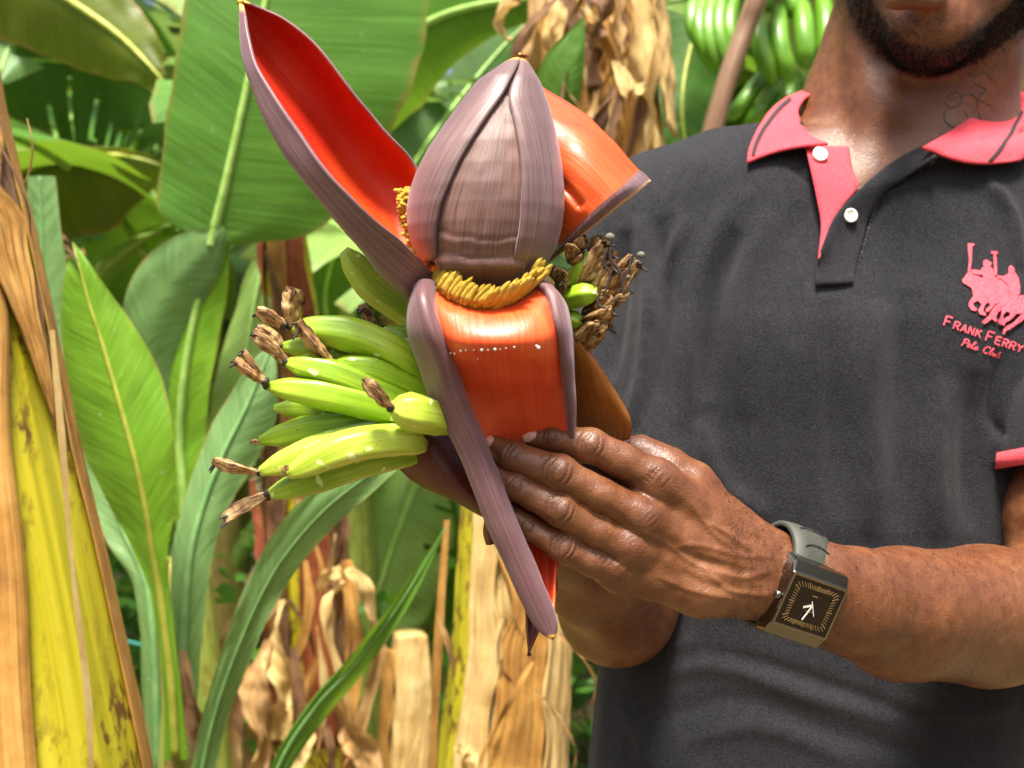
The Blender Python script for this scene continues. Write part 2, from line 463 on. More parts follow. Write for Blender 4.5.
def banana_mat(name, a, b, c, dots=True):
    m = M(name, rough=.38); u, v = m.uv()
    bl = m.noise(m.coord(), 30, 3); f = m.math('ADD', m.math('MULTIPLY', bl, .5), m.math('MULTIPLY', m.noise(m.vec(m.math('MULTIPLY', u, 2), m.math('MULTIPLY', v, 12)), 1, 3), .5))
    col = m.ramp(f, [(.3, a), (.5, b), (.7, c)])
    if dots:
        n = m.noise(m.coord(), 420, 1); col = m.mix(m.grey(n, .72, .76, 0, .6), col, (.10, .09, .02))
        d = m.noise(m.coord(), 150, 0); col = m.mix(m.grey(d, .76, .78, 0, .8), col, (.75, .85, .35))
    st = m.noise(m.vec(m.math('MULTIPLY', u, 1.5), m.math('MULTIPLY', v, 26)), 1, 4, .6, .2); col = m.mix(m.grey(st, .5, .7, 0, .35), col, tuple(x*.55 for x in a))
    sc = m.noise(m.coord(), 95, 5, .75); col = m.mix(m.grey(sc, .66, .70, 0, .55), col, (.20, .13, .04))
    m.base(col); m.bump(bl, .15, .002); m.bump(st, .15, .0008); return m.m
MAT['banana'] = banana_mat('light_green_banana_skin', (.15, .30, .012), (.27, .44, .018), (.46, .60, .06))
MAT['banana_pale'] = banana_mat('pale_yellow_green_banana_skin', (.28, .44, .025), (.44, .58, .05), (.62, .72, .14))
MAT['banana_dark'] = banana_mat('deep_green_banana_skin', (.06, .17, .01), (.11, .27, .015), (.18, .37, .03), False)
MAT['flower_yellow'] = dry('yellow_flower_tube', (.60, .28, .02), (.90, .60, .04), (.96, .78, .16), .1)
def flower_dry():
    m = M('dried_banana_flower', rough=.55); u, v = m.uv()
    st = m.noise(m.vec(m.math('MULTIPLY', u, 2.5), m.math('MULTIPLY', v, 13)), 1, 4, .6, .4); bl = m.noise(m.coord(), 130, 4, .65)
    f = m.math('ADD', m.math('MULTIPLY', st, .55), m.math('MULTIPLY', bl, .45))
    col = m.ramp(f, [(.38, (.03, .012, .007)), (.46, (.26, .125, .045)), (.54, (.60, .38, .15)), (.65, (.85, .66, .38))]); m.base(col); m.bump(st, .8, .002)
    m.translucent(.15, (.8, .45, .12)); return m.m
MAT['flower_dry'] = flower_dry()
MAT['flower_black'] = M('blackened_flower_end', (.025, .016, .014), .6).m
MAT['rib_dim'] = rib3()
MAT['drop'] = M('white_sap', (.85, .82, .75), .25).m

def skin_mat():
    m = M('brown_skin', rough=.46)
    n1 = m.noise(m.coord(), 18, 4); n2 = m.noise(m.coord(), 120, 4)
    f = m.math('ADD', m.math('MULTIPLY', n1, .6), m.math('MULTIPLY', n2, .4))
    col = m.ramp(f, [(.34, (.090, .029, .0100)), (.50, (.142, .050, .0175)), (.66, (.205, .084, .033))])
    col = m.mix(m.grey(m.attr('pigment'), 0, 1, 0, .95), col, (.045, .016, .009))
    m.base(col)
    vo = m.n('TexVoronoi', feature='DISTANCE_TO_EDGE'); vo.inputs['Scale'].default_value = 620; m.l(m.coord('Object', (1, 1, 1)), vo.inputs['Vector'])
    vo2 = m.n('TexVoronoi', feature='DISTANCE_TO_EDGE'); vo2.inputs['Scale'].default_value = 230; m.l(m.coord('Object', (1, .8, 1.3)), vo2.inputs['Vector'])
    m.bump(n2, .28, .0014); m.bump(m.grey(vo.outputs[0], 0, .12), .2, .0003); m.bump(m.grey(vo2.outputs[0], 0, .1), .22, .0005)
    m.b.inputs['Subsurface Weight'].default_value = .12; m.b.inputs['Subsurface Radius'].default_value = (.004, .0016, .0008); m.b.inputs['Subsurface Scale'].default_value = 1
    m.rgh(n2, .32, .50)
    return m.m
MAT['skin'] = skin_mat()
MAT['nail'] = M('fingernail', (.62, .34, .24), .28).m
MAT['hair'] = M('black_hair', (.010, .008, .007), .8, Specular_IOR_Level=.15).m
MAT['ink'] = M('tattoo_ink', (.05, .038, .022), .5).m
MAT['lip'] = M('brown_lip', (.20, .065, .045), .4).m
def cloth(name, a, b, sc=1.0):
    m = M(name, rough=.92)
    n = m.noise(m.coord(), 9, 4); t = m.noise(m.coord(), 900*sc, 2, .7); mid = m.noise(m.coord('Object', (1, 1, .5)), 130, 5, .7)
    f = m.math('ADD', m.math('ADD', m.math('MULTIPLY', n, .15), m.math('MULTIPLY', t, .7)), m.math('MULTIPLY', mid, .15))
    m.base(m.ramp(f, [(.35, a), (.65, b)]))
    wv = m.n('TexVoronoi'); wv.inputs['Scale'].default_value = 1100*sc; m.l(m.coord(), wv.inputs['Vector'])
    m.bump(wv.outputs[0], .7, .0008); m.bump(mid, .1, .0008)
    m.b.inputs['Sheen Weight'].default_value = .08; m.b.inputs['Sheen Roughness'].default_value = .5; m.b.inputs['Specular IOR Level'].default_value = .1
    return m.m
MAT['shirt'] = cloth('charcoal_pique_cotton', (.0050, .0050, .0062), (.034, .034, .0385))
MAT['pink'] = cloth('coral_pink_cotton', (.66, .055, .075), (.82, .10, .125))
def thread_mat():
    m = M('pink_embroidery_thread', rough=.5); n = m.noise(m.coord('Object', (1, 1, 3)), 700, 2); m.base(m.ramp(n, [(.35, (.50, .025, .05)), (.6, (.86, .09, .13))])); m.bump(n, .8, .0008); return m.m
MAT['thread'] = thread_mat(); MAT['seam'] = M('grey_seam_thread', (.075, .075, .08), .8).m
MAT['stitch'] = M('dark_stitching', (.018, .018, .02), .9).m
MAT['button'] = M('pearl_button', (.75, .78, .72), .2, Coat_Weight=.5).m
# ================================================================== THE MAN
def pr(px, py, Y, rpx): return (P(px, py, Y), rpx/FPX*Y)
# ---- torso, neck and jaw (skin), shirt a little larger round the same torso
def torso(F, g):
    """g: how much larger than the skin"""
    # trunk: stacked ellipses, leaning a little to the left of the frame as it goes down
    sl = F.sub((-.2, .8, .55), (.75, 1.3, 1.46)); X, Y, Z = F.coords(sl)
    z = np.array([.55, .80, .95, 1.08, 1.20, 1.30, 1.38, 1.43])
    cx = np.array([.235, .243, .252, .268, .285, .300, .312, .318])
    a = np.array([.185, .180, .174, .178, .180, .176, .130, .06])+g
    b = np.array([.125, .118, .114, .118, .122, .112, .085, .05])+g
    cy = np.array([1.06, 1.06, 1.06, 1.065, 1.07, 1.075, 1.085, 1.09])
    zz = np.asarray(F.z[sl[2]]); I = lambda t: np.interp(zz, z, t)[None, None, :].astype(np.float32)
    q = (np.abs((X-I(cx))/I(a))**2.3+np.abs((Y-I(cy))/I(b))**2.3)**(1/2.3)
    d = (q-1)*np.minimum(I(a), I(b))
    d = np.maximum(d, np.maximum(Z-1.43-g, .56-Z))
    F.put(sl, d.astype(np.float32), .02)
    # shoulders
    nb = P(905, 128, 1.085)
    for s, (sx, sy, sY) in ((0, (660, 224, 1.07)), (1, (1140, 232, 1.07))):
        S = P(sx, sy, sY)
        F.cap(nb+(0, .0, -.012), S, .050+g, .052+g, .05)
        F.cap(nb+(0, .01, -.09), S+(0, 0, -.05), .08+g, .062+g, .05)
    F.cap(P(775, 222, 1.05), P(1035, 222, 1.05), .052+g, .052+g, .06)
    F.cap(P(850, 196, 1.066), P(965, 196, 1.066), .050+g, .050+g, .05)
    # chest
    F.ell(P(790, 345, 1.035), (.085+g, .075+g, .085+g), .05)
    F.ell(P(985, 345, 1.035), (.085+g, .075+g, .085+g), .05)
neckpts = [pr(903, 168, 1.10, 104), pr(904, 112, 1.09, 92), pr(916, 70, 1.08, 84), pr(928, 25, 1.065, 83), pr(940, -70, 1.05, 78)]
FT = Field(np.arange(-.03, .66, .0042), np.arange(.86, 1.24, .0042), np.arange(.78, 1.74, .0042))
torso(FT, -.004)
FT.chain(neckpts, .03)
# collar bones and neck cords
FT.cap(P(770, 180, 1.03), P(872, 192, 1.004), .007, .008, .02)
FT.cap(P(1040, 180, 1.03), P(906, 192, 1.004), .007, .008, .02)
FT.cap(P(862, 20, 1.03), P(874, 172, 1.005), .010, .007, .02)
FT.cap(P(998, 60, 1.03), P(905, 174, 1.005), .010, .007, .02)
FT.ell(P(890, 104, 1.008), (.011, .012, .016), .025)
# head: turned slightly to the right of the frame, tipped back
hc = P(948, -130, 1.05)
FT.ell(hc, (.074, .092, .105), .02)
FT.ell(P(944, -40, 1.0), (.066, .066, .062), .03)                   # lower face
FT.ell(P(932, 24, .968), (.034, .030, .028), .028)                    # chin
FT.cap(P(932, 36, .972), P(1012, -5, 1.04), .021, .022, .02)          # jaw line
FT.cap(P(932, 36, .972), P(868, -18, 1.045), .019, .022, .02)
FT.cap(P(893, 2, .934), P(938, 0, .932), .0075, .0075, .006)         # lower lip
FT.cap(P(895, -11, .932), P(938, -13, .931), .0065, .0065, .005)     # upper lip
FT.cap(P(917, -95, .93), P(916, -45, .905), .008, .014, .012)        # nose
FT.ell(P(903, -40, .925), (.009, .011, .008), .006); FT.ell(P(931, -41, .925), (.009, .011, .008), .006)
FT.cap(P(873, -108, .945), P(905, -110, .935), .009, .009, .014); FT.cap(P(935, -110, .935), P(972, -108, .95), .009, .009, .014)
for ex in (887, 952): FT.ell(P(ex, -94, .950), (.012, .011, .011), .003)
for ex in (860, 1035): FT.ell(P(ex, -85, 1.055), (.008, .018, .030), .006)
vT, fT = FT.mesh(); vT = relax(vT, fT, 3)

# ---- near arm: hand, watch wrist, forearm, upper arm into the sleeve
def T(px, py, Y, r): return (P(px, py, Y), r/FPX*Y)
FH = Field(axis((-.06, -.035, .003), (-.035, .175, .00072), (.175, .60, .003)),
           axis((.62, .635, .003), (.635, .735, .00085), (.735, 1.12, .0032)),
           axis((.98, 1.10, .003), (1.10, 1.235, .00072), (1.235, 1.46, .0032)))
fingers = {
 'index': [T(535, 438.5, .686, 9.5), T(553, 438, .684, 13.5), T(590, 445.5, .680, 16.6), T(622, 461, .683, 17.8), T(657, 481, .688, 20)],
 'middle': [T(490, 443.5, .680, 9.8), T(513, 456, .676, 15), T(559, 472.5, .671, 17.3), T(600, 496, .675, 18), T(643, 519, .684, 20)],
 'ring': [T(497, 474, .679, 9.5), T(516, 487, .675, 13.6), T(561, 510.5, .671, 16.3), T(596, 531, .676, 17.2), T(632, 549, .685, 19)],
 'little': [T(502, 506, .684, 9), T(528, 527, .680, 12.5), T(564, 547, .677, 15.2), T(592, 560, .680, 16.3), T(618, 571, .687, 18)]}
FF = FH.new()
for k, c in fingers.items():
    g = FH.new(); g.chain(c, .0025)
    # knuckle pads: slight swell at the two joints
    g.ell(c[2][0]+(0, -.0006, 0), (c[2][1]*1.0,)*3, .003)
    FF.join(g, .0006)
wri = T(790, 583, .722, 37)
palm = FH.new()
for c, wp in ((fingers['index'][4], T(768, 560, .719, 24)), (fingers['middle'][4], T(775, 574, .716, 26)), (fingers['ring'][4], T(775, 588, .717, 26)), (fingers['little'][4], T(770, 596, .720, 24))):
    palm.cap(c[0], wp[0], c[1], wp[1], .010)
palm.cap(P(625, 570, .692), P(700, 587, .700), .0102, .0155, .008); palm.cap(P(700, 587, .700), P(770, 592, .718), .0155, .0145, .008)
palm.cap(P(690, 486, .715), P(752, 545, .725), .0125, .0145, .012)      # thumb root
palm.cap(P(655, 462, .717), P(692, 486, .715), .0098, .0125, .01)
palm.cap(P(690, 530, .712), P(740, 570, .716), .016, .016, .012)
palm.cap(P(588, 472, .694), P(650, 500, .698), .0062, .010, .004); palm.cap(P(590, 515, .692), P(640, 533, .698), .006, .009, .004); palm.cap(P(585, 540, .692), P(625, 560, .698), .006, .008, .004)
# forearm
nrm = np.array([.15, 1, 0.]); nrm /= np.linalg.norm(nrm)
fa = [T(782, 577, .722, 38), T(812, 586, .728, 43), T(850, 601, .745, 53), T(900, 614, .785, 65), T(985, 616, .865, 68.5), T(1072, 616, .935, 62)]
palm.chain(fa[:3], .012, nrm, 1.35); palm.chain(fa[2:4], .012, nrm, 1.15); palm.chain(fa[3:], .012)
palm.ell(fa[5][0]+(0.01, .01, -.004), (.047, .047, .045), .02)
palm.chain([T(1074, 612, .935, 60), T(1074, 520, .94, 62), T(1090, 400, .975, 58), T(1120, 290, 1.05, 62)], .02)
palm.join(FF, .0075)
FH.f = palm.f; del palm, FF
# thumb lying behind the index finger
th = FH.new(); th.chain([T(575, 462, .722, 13), T(604, 455, .722, 15), T(640, 452.5, .719, 16), T(668, 466, .716, 19)], .004)
FH.join(th, .006); del th
vH, fH = FH.mesh(); vH = relax(vH, fH, 1, .5); vH = relax(vH, fH, 30, .6, (vH[:, 0] > .178).astype(float))
nH = normals(vH, fH)
def arcs(cx, cy, ang, rl, rw, n):
    """nested folds across a knuckle: arcs whose hollow faces the finger tip"""
    out = []; ca, sa = math.cos(ang), math.sin(ang)
    for k in range(n):
        o = (k-(n-1)/2)*rl; p = []
        for t in np.linspace(-1, 1, 7):
            x = o+(1-t*t)*rw*.28*(1 if o > 0 else -1); y = t*rw*(.95-.07*abs(k-(n-1)/2)); p.append((cx+x*ca-y*sa, cy+x*sa+y*ca))
        out.append(p)
    return out
grooves, pig = [], []
def crease(pts, wd, dep, pg=.5): grooves.append((pts, wd, -dep)); pig.append((pts, wd*1.3, pg))
ang = lambda a, b: math.atan2(b[1]-a[1], b[0]-a[0])
for (px, py, a, rl, rw, n, dep) in [(590, 444, R(24), 5.5, 12, 5, .0007), (557, 471, R(29), 6, 13.5, 5, .0009), (560, 509, R(31), 5.5, 12.5, 5, .0009), (563, 546, R(28), 5, 11, 5, .0009),
        (549, 437, R(10), 4, 8.5, 3, .0006), (512, 454, R(27), 4, 10, 3, .0008), (515, 486, R(33), 4, 9, 3, .0008), (528, 526, R(36), 4, 8, 3, .0007)]:
    for p in arcs(px, py, a, rl, rw, n): crease(p, 1.1, dep*.8, .55)
    pig.append(([(px-1, py), (px+1, py)], rw*.75, .42))
    grooves.append(([(px-1, py), (px+1, py)], rw*.7, .00025))
# mcp knuckles: bumps, fine wrinkles, darker skin
for (px, py, r, h) in [(662, 470, 15, .0012), (648, 515, 17, .0022), (632, 548, 14, .0018), (620, 568, 13, .002)]:
    grooves.append(([(px-1, py), (px+1, py)], r, h)); pig.append(([(px-3, py), (px+4, py)], r*.8, .22))
for (px, py, a, L, n) in [(660, 478, R(40), 15, 5), (620, 569, R(40), 13, 6), (650, 520, R(45), 10, 3), (600, 556, R(48), 8, 4), (650, 478, R(-50), 10, 3)]:
    for k in range(n):
        o = (k-(n-1)/2)*4.0; ca, sa = math.cos(a), math.sin(a); b = rng.uniform(-2, 2)
        crease([(px+o*ca+L*.6*sa, py+o*sa-L*.6*ca), (px+(o+b)*ca, py+(o+b)*sa), (px+o*ca-L*.5*sa, py+o*sa+L*.5*ca)], .9, .0004, .3)
# tendons and veins on the back of the hand
for L, wd, h in [([(668, 486), (715, 525), (770, 562)], 6, .0011), ([(660, 525), (710, 555), (768, 572)], 5, .0010), ([(645, 553), (700, 574), (765, 583)], 5, .0009),
        ([(640, 530), (672, 548), (700, 566), (742, 577), (775, 570)], 3, .0013), ([(672, 548), (700, 545), (742, 556), (776, 556)], 2.6, .0010),
        ([(700, 566), (730, 590), (772, 596)], 2.8, .0011), ([(690, 500), (708, 528), (742, 556)], 2.4, .0008), ([(655, 575), (690, 590), (740, 600)], 2.6, .0009),
        ([(700, 520), (728, 534), (758, 556)], 2.2, .0008)]:
    grooves.append((L, wd*1.15, h*.68))
for L, wd, h in [([(655, 500), (690, 520), (720, 545)], 6, -.0010), ([(655, 540), (700, 560), (740, 568)], 4, -.0010), ([(670, 560), (700, 582), (745, 590)], 4, -.0009),
        ([(600, 500), (640, 535), (668, 548)], 4, -.0006), ([(600, 478), (633, 484), (655, 505)], 5, -.0012), ([(778, 560), (786, 580), (784, 603)], 4, -.0006)]:
    grooves.append((L, wd*1.15, h*.68))
disp = sculpt(vH, nH, grooves)
hm = (vH[:, 0] < .19)
sm = np.array([mnoise.noise(Vector(p)*140)*.00035+mnoise.noise(Vector(p)*60)*.0005 for p in vH])*np.where(hm, 1, .5)
vH = vH+nH*(disp+sm)[:, None]
q = proj(vH); pigH = np.zeros(len(vH))
for L, wd, s in pig:
    L = np.asarray(L, float); m = (np.abs(q[:, 0]-L[:, 0].mean()) < 60) & (np.abs(q[:, 1]-L[:, 1].mean()) < 60) & (nH[:, 1] < 0)
    d, _ = segdist(q[m], L); pigH[m] = np.maximum(pigH[m], s*np.exp(-(d/wd)**2))

# ---- far arm, held back in the shade behind the flower
FR = Field(np.arange(-.12, .22, .0026), np.arange(.68, 1.12, .003), np.arange(.98, 1.46, .003))
FR.chain([T(680, 250, 1.07, 64), T(655, 400, 1.04, 64), T(628, 560, .99, 58), T(618, 607, .975, 54)], .02)
FR.chain([T(616, 606, .97, 54), T(600, 570, .90, 54), T(580, 530, .84, 48), T(558, 498, .79, 40)], .02)
FR.chain([T(558, 498, .79, 40), T(528, 465, .755, 40), T(510, 440, .745, 36)], .015)
for k, (x0, y0, x1, y1) in enumerate([(492, 428, 486, 394), (508, 422, 506, 386), (524, 424, 527, 390), (538, 432, 545, 402)]):
    FR.chain([T(x0, y0, .742, 17), T(x1, y1, .735, 15), T(x1-3, y1-18, .72, 13)], .003)
FR.chain([T(540, 468, .75, 20), T(560, 440, .735, 17), T(562, 415, .725, 14)], .006)
vR, fR = FR.mesh(); vR = relax(vR, fR, 3)

def merge(*parts):
    V, Fc, A, o = [], [], [], 0
    for v, f, a in parts:
        V.append(v); Fc.append(f+o); A.append(a if a is not None else np.zeros(len(v))); o += len(v)
    return np.vstack(V), np.vstack(Fc), np.concatenate(A)
root_man = empty('person', P(850, 384, 1.06)*np.array([1, 1, 0]), 'man in charcoal polo shirt with pink collar holding a banana flower in his hands', 'person')
_q = proj(vT); _j, _ = segdist(_q, spline(np.array([(846, -60), (858, -4), (880, 36), (916, 60), (956, 56), (998, 31), (1032, -6), (1045, -60)], float), 40))
pigT = np.where(vT[:, 1] < 1.06, .95*np.exp(-(_j/17)**4), 0)
vB, fB, aB = merge((vT, fT, pigT), (vH, fH, pigH), (vR, fR, None))
body = mesh_obj('body', vB, fB, MAT['skin'], root_man, attrs={'pigment': aB})
S_body = Surf((vB, fB))
# finger nails
for fname, x0, x1, tilt, wf in (('index', -.35, 1.22, .55, .80), ('middle', -.45, 1.12, .35, .86), ('ring', -.4, 1.08, -.1, .84)):
    c, r_ = fingers[fname][0]; d = c-fingers[fname][1][0]; d /= np.linalg.norm(d)
    nn = np.array([0, -1., tilt]); nn -= d*(nn@d); nn /= np.linalg.norm(nn); pv = np.cross(d, nn); n = 13; pts = np.zeros((n, n, 3))
    for i in range(n):
        for j in range(n):
            u, v = -1+2*i/(n-1), -1+2*j/(n-1)
            U, V_ = u*math.sqrt(1-v*v*.42), v*math.sqrt(1-u*u*.25)
            xx = (x0+(x1-x0)*(U+1)/2); ph = V_*R(66)
            h = r_*(1-.22*max(0, xx)**2)+.0007
            pts[i, j] = c+d*xx*r_+pv*math.sin(ph)*r_*wf+nn*(math.cos(ph)*h-(1-math.cos(ph))*r_*.1)
    grid_obj('fingernail', pts, MAT['nail'], root_man, thick=.0006)

# ---- polo shirt
FS = Field(np.arange(-.05, .68, .0038), np.arange(.84, 1.26, .0038), np.arange(.84, 1.47, .0038))
torso(FS, .009)
FS.cap(P(908, 150, 1.09), P(912, 118, 1.09), .078, .072, .02)
sleeve_r = [(P(690, 240, 1.07), .066), (P(655, 370, 1.04), .070), (P(632, 470, 1.015), .074)]
FS.chain(sleeve_r, .02)
FL = FS.new(); FL.chain([(P(1140, 236, 1.07), .066), (P(1108, 350, 1.01), .070), (P(1088, 436, .960), .068), (P(1084, 475, .948), .068)], .02)
# cut the sleeve mouths flat and hollow
def cutplane(F, p, n, rad):
    sl = F.sub(p-rad-.09, p+rad+.09); X, Y, Z = F.coords(sl)
    dx, dy, dz = X-p[0], Y-p[1], Z-p[2]; h = dx*n[0]+dy*n[1]+dz*n[2]; rr = np.sqrt(np.maximum(dx*dx+dy*dy+dz*dz-h*h, 0))
    box = -h
    F.f[sl] = np.maximum(F.f[sl], -box)
    inner = np.maximum(-(h+.02), rr-(rad-.034)); F.f[sl] = np.maximum(F.f[sl], -inner)
hem_p = P(1087, 446, .956); hem_n = P(1088, 436, .960)-P(1108, 350, 1.01); hem_n /= np.linalg.norm(hem_n); hem_n = hem_n+np.array([.10, 0, 0]); hem_n /= np.linalg.norm(hem_n)
hem_n = np.array([.22, -.12, -1.]); hem_n /= np.linalg.norm(hem_n)
cutplane(FL, hem_p, hem_n, .092); S_sl = Surf(FL.mesh()); FS.join(FL, .004)
hr_p = P(636, 440, 1.02); hr_n = P(632, 470, 1.015)-P(655, 370, 1.04); hr_n /= np.linalg.norm(hr_n)
# neck opening: everything inside this outline, in front of the neck
def polysd(px, py, poly):
    p = np.stack([px.ravel(), py.ravel()], 1); poly = np.asarray(poly, float)
    d, _ = segdist(p, np.vstack([poly, poly[:1]]))
    ins = np.zeros(len(p), bool); j = len(poly)-1
    for i in range(len(poly)):
        a, b = poly[i], poly[j]
        c = ((a[1] > p[:, 1]) != (b[1] > p[:, 1])) & (p[:, 0] < (b[0]-a[0])*(p[:, 1]-a[1])/(b[1]-a[1]+1e-12)+a[0])
        ins ^= c; j = i
    return np.where(ins, -d, d).reshape(px.shape)
sl = FS.sub((.15, .86, 1.30), (.5, 1.2, 1.6)); X, Y, Z = FS.coords(sl)
yy = Y+0*X+0*Z; pxx = 512+X/yy*FPX; pyy = 384-(Z-CZ)/yy*FPX
sd_ = polysd(pxx.astype(float), pyy.astype(float), [(790, 20), (795, 100), (803, 128), (816, 148), (836, 160), (848, 176), (860, 191), (880, 172), (902, 157), (930, 148), (975, 138), (1020, 130), (1046, 116), (1050, 20)])
cut = np.maximum(sd_*yy/FPX, yy-1.16)
FS.f[sl] = np.maximum(FS.f[sl], -cut.astype(np.float32)); del sd_, cut, yy, pxx, pyy
vS, fS = FS.mesh(); vS = relax(vS, fS, 2); nS = normals(vS, fS)
folds = []
def fold(pts, wd, h): folds.append((pts, wd, h)); 
for pts, wd, h in [
    ([(640, 215), (648, 300), (640, 380), (628, 430)], 7, .0075), ([(660, 215), (668, 300), (662, 400)], 8, -.006), ([(625, 230), (622, 300), (612, 380)], 8, -.006),
    ([(690, 215), (662, 270), (650, 330)], 8, .004), ([(750, 190), (715, 240), (690, 330), (682, 430)], 14, .004), ([(740, 230), (712, 300), (706, 400)], 12, -.0045),
    ([(770, 210), (745, 290), (742, 420)], 14, .0035), ([(800, 200), (790, 260), (792, 350)], 12, -.003), ([(700, 420), (720, 480), (770, 520)], 12, .004),
    ([(880, 300), (868, 380), (872, 470), (868, 540)], 16, .0045), ([(910, 290), (905, 400), (900, 530)], 15, -.0045), ([(945, 380), (935, 450), (938, 540)], 14, .0045),
    ([(975, 370), (968, 450), (970, 530)], 12, -.004), ([(830, 300), (832, 400), (840, 520)], 16, -.003),
    ([(985, 180), (1010, 215), (1020, 270)], 7, .0045), ([(1000, 350), (992, 410), (1004, 440)], 6, -.004),
    ([(640, 680), (720, 668), (820, 700), (900, 722)], 9, .005), ([(650, 720), (740, 700), (830, 730), (960, 770)], 12, -.005), ([(700, 650), (790, 672), (870, 700), (990, 735)], 8, -.005),
    ([(620, 700), (640, 740), (660, 790)], 8, .005), ([(680, 745), (760, 728), (860, 765)], 10, .0045), ([(880, 700), (950, 716), (1020, 705)], 9, .005), ([(610, 660), (650, 650), (700, 640)], 8, .004),
    ([(840, 205), (810, 180), (790, 165)], 3.5, -.002), ([(868, 200), (905, 185), (940, 175)], 5, .002)]:
    fold(pts, wd*.9, h*(.55 if pts[0][1] > 610 else 1.6))
dS = sculpt(vS, nS, folds)
seams = [([(882, 186), (869, 229), (860, 262), (853, 279)], 1.6, -.0016), ([(814, 262), (814, 284)], 1.4, -.0012), ([(814, 275), (852, 274)], 1.3, -.0015), ([(814, 284), (850, 283)], 1.3, -.0015),
         ([(1016, 175), (1000, 240), (1003, 330), (1012, 400)], 1.6, -.0015), ([(700, 150), (676, 200), (664, 260)], 1.6, -.0012)]
dS += sculpt(vS, nS, seams)
dS += np.array([mnoise.noise(Vector((p[0]*16, p[1]*16, p[2]*9)))*.0036+mnoise.noise(Vector((p[0]*40+9, p[1]*40, p[2]*14)))*.0013 for p in vS])
vS = vS+nS*dS[:, None]
shirt = mesh_obj('polo_shirt', vS, fS, MAT['shirt'], root_man)
S_sh = Surf((vS, fS)); S_all = Surf((vS, fS), (vB, fB))

def on(surf, line, off, default=1.0):
    return np.array([surf.hit(a, b, off, default)[0] for a, b in line])
def ribbon(name, line, wpx, surf, mat, parent, off=.001, thick=.0006, n=None, taper=False):
    """flat thread or strip lying on a surface"""
    L = spline(np.asarray(line, float), n or max(4, 4*len(line))) if len(line) > 2 else np.asarray(line, float)
    if len(line) == 2: L = np.linspace(L[0], L[1], 6)
    Tn = np.gradient(L, axis=0); Tn /= np.maximum(np.linalg.norm(Tn, axis=1, keepdims=True), 1e-9); Nn = np.stack([-Tn[:, 1], Tn[:, 0]], 1)
    pts = np.zeros((len(L), 3, 3)); 
    for i in range(len(L)):
        ww = wpx*(1 if not taper else (.25+.75*math.sin(math.pi*(i+.5)/len(L))))
        for j, o in enumerate((-.5, 0, .5)):
            pts[i, j] = surf.hit(L[i, 0]+Nn[i, 0]*o*ww, L[i, 1]+Nn[i, 1]*o*ww, off+(.0003 if j == 1 else 0))[0]
    return pts
def multi(name, strips, mat, parent):
    V, Fc, o = [], [], 0
    for p in strips:
        nu, nv = p.shape[:2]; V.append(p.reshape(-1, 3)); Fc.append(gridfaces(nu, nv)+o); o += nu*nv
    return mesh_obj(name, np.vstack(V), np.vstack(Fc), mat, parent)

# placket: pink inner strip, buttons, dark overlapping edge
def loft2(A, B, nu, nv, surf, off, bow=0):
    A = spline(np.asarray(A, float), nu); B = spline(np.asarray(B, float), nu); g = np.zeros((nu, nv, 3))
    for j in range(nv):
        t = j/(nv-1)
        for i in range(nu):
            p = A[i]*(1-t)+B[i]*t; o = off(i/(nu-1), t) if callable(off) else off
            g[i, j] = surf.hit(p[0], p[1], o)[0]
    return g
pl = loft2([(806, 146), (811, 169), (817, 198), (821, 225), (818, 258)], [(849, 146), (853, 169), (858, 187), (838, 213), (820, 258)], 26, 9, S_all, .006)
pl[..., 1] = np.minimum(pl[..., 1], np.array([S_sh.hit(*proj(p[None])[0], .0058, 9)[0][1] if True else 0 for p in pl.reshape(-1, 3)]).reshape(pl.shape[:2]))
def smooth_grid(g, it=6):
    for _ in range(it):
        h = g.copy(); h[1:-1] = (g[:-2]+g[2:]+2*g[1:-1])/4; h[:, 1:-1] = (h[:, :-2]+h[:, 2:]+2*h[:, 1:-1])/4; g[..., 1] = h[..., 1]
    return g
def grid2(A, B, nu, nv):
    A = spline(np.asarray(A, float), nu); B = spline(np.asarray(B, float), nu); t = np.linspace(0, 1, nv)[None, :, None]
    return A[:, None]*(1-t)+B[:, None]*t
def fitY(g, front=.0006, q2=None):
    nu, nv = g.shape[:2]; a, b = np.meshgrid(np.linspace(-1, 1, nu), np.linspace(-1, 1, nv), indexing='ij'); a, b = a.ravel(), b.ravel(); Yv = g[..., 1].ravel()
    A = np.stack([np.ones_like(a), a, b, a*a, a*b, b*b, a**3, a*a*b], 1); w_ = np.ones_like(a)
    for _ in range(8):
        c, *_r = np.linalg.lstsq(A*w_[:, None], Yv*w_, rcond=None); r_ = Yv-A@c; w_ = np.where(r_ < 0, 3.0, .6)
    f = A@c; q = proj(g.reshape(-1, 3)) if q2 is None else q2.reshape(-1, 2); f = f-max(0, np.percentile(f-Yv, 97))-front
    return PA(np.stack([q[:, 0], q[:, 1], f], 1)).reshape(g.shape)
pl = fitY(pl, .0045, grid2([(806, 146), (811, 169), (817, 198), (821, 225), (818, 258)], [(849, 146), (853, 169), (858, 187), (838, 213), (820, 258)], 26, 9))
placket = grid_obj('placket', pl[::-1], MAT['pink'], shirt, thick=.0015)
S_pl = Surf((pl.reshape(-1, 3), gridfaces(*pl.shape[:2])), (vS, fS))
ov = loft2([(815, 286), (817, 262), (825, 238), (836, 214), (861, 188), (880, 173), (902, 158), (926, 147)], [(852, 284), (854, 268), (862, 240), (868, 215), (884, 190), (900, 181), (918, 170), (938, 158)], 36, 8, S_pl, lambda u, t: .0032 if t < .8 else .0006)
raw = smooth_grid(ov.copy(), 6); ov = fitY(ov, .0016); wq = np.clip((np.linspace(0, 1, 36)-.25)/.35, 0, 1)[:, None]; wq = wq*wq*(3-2*wq)
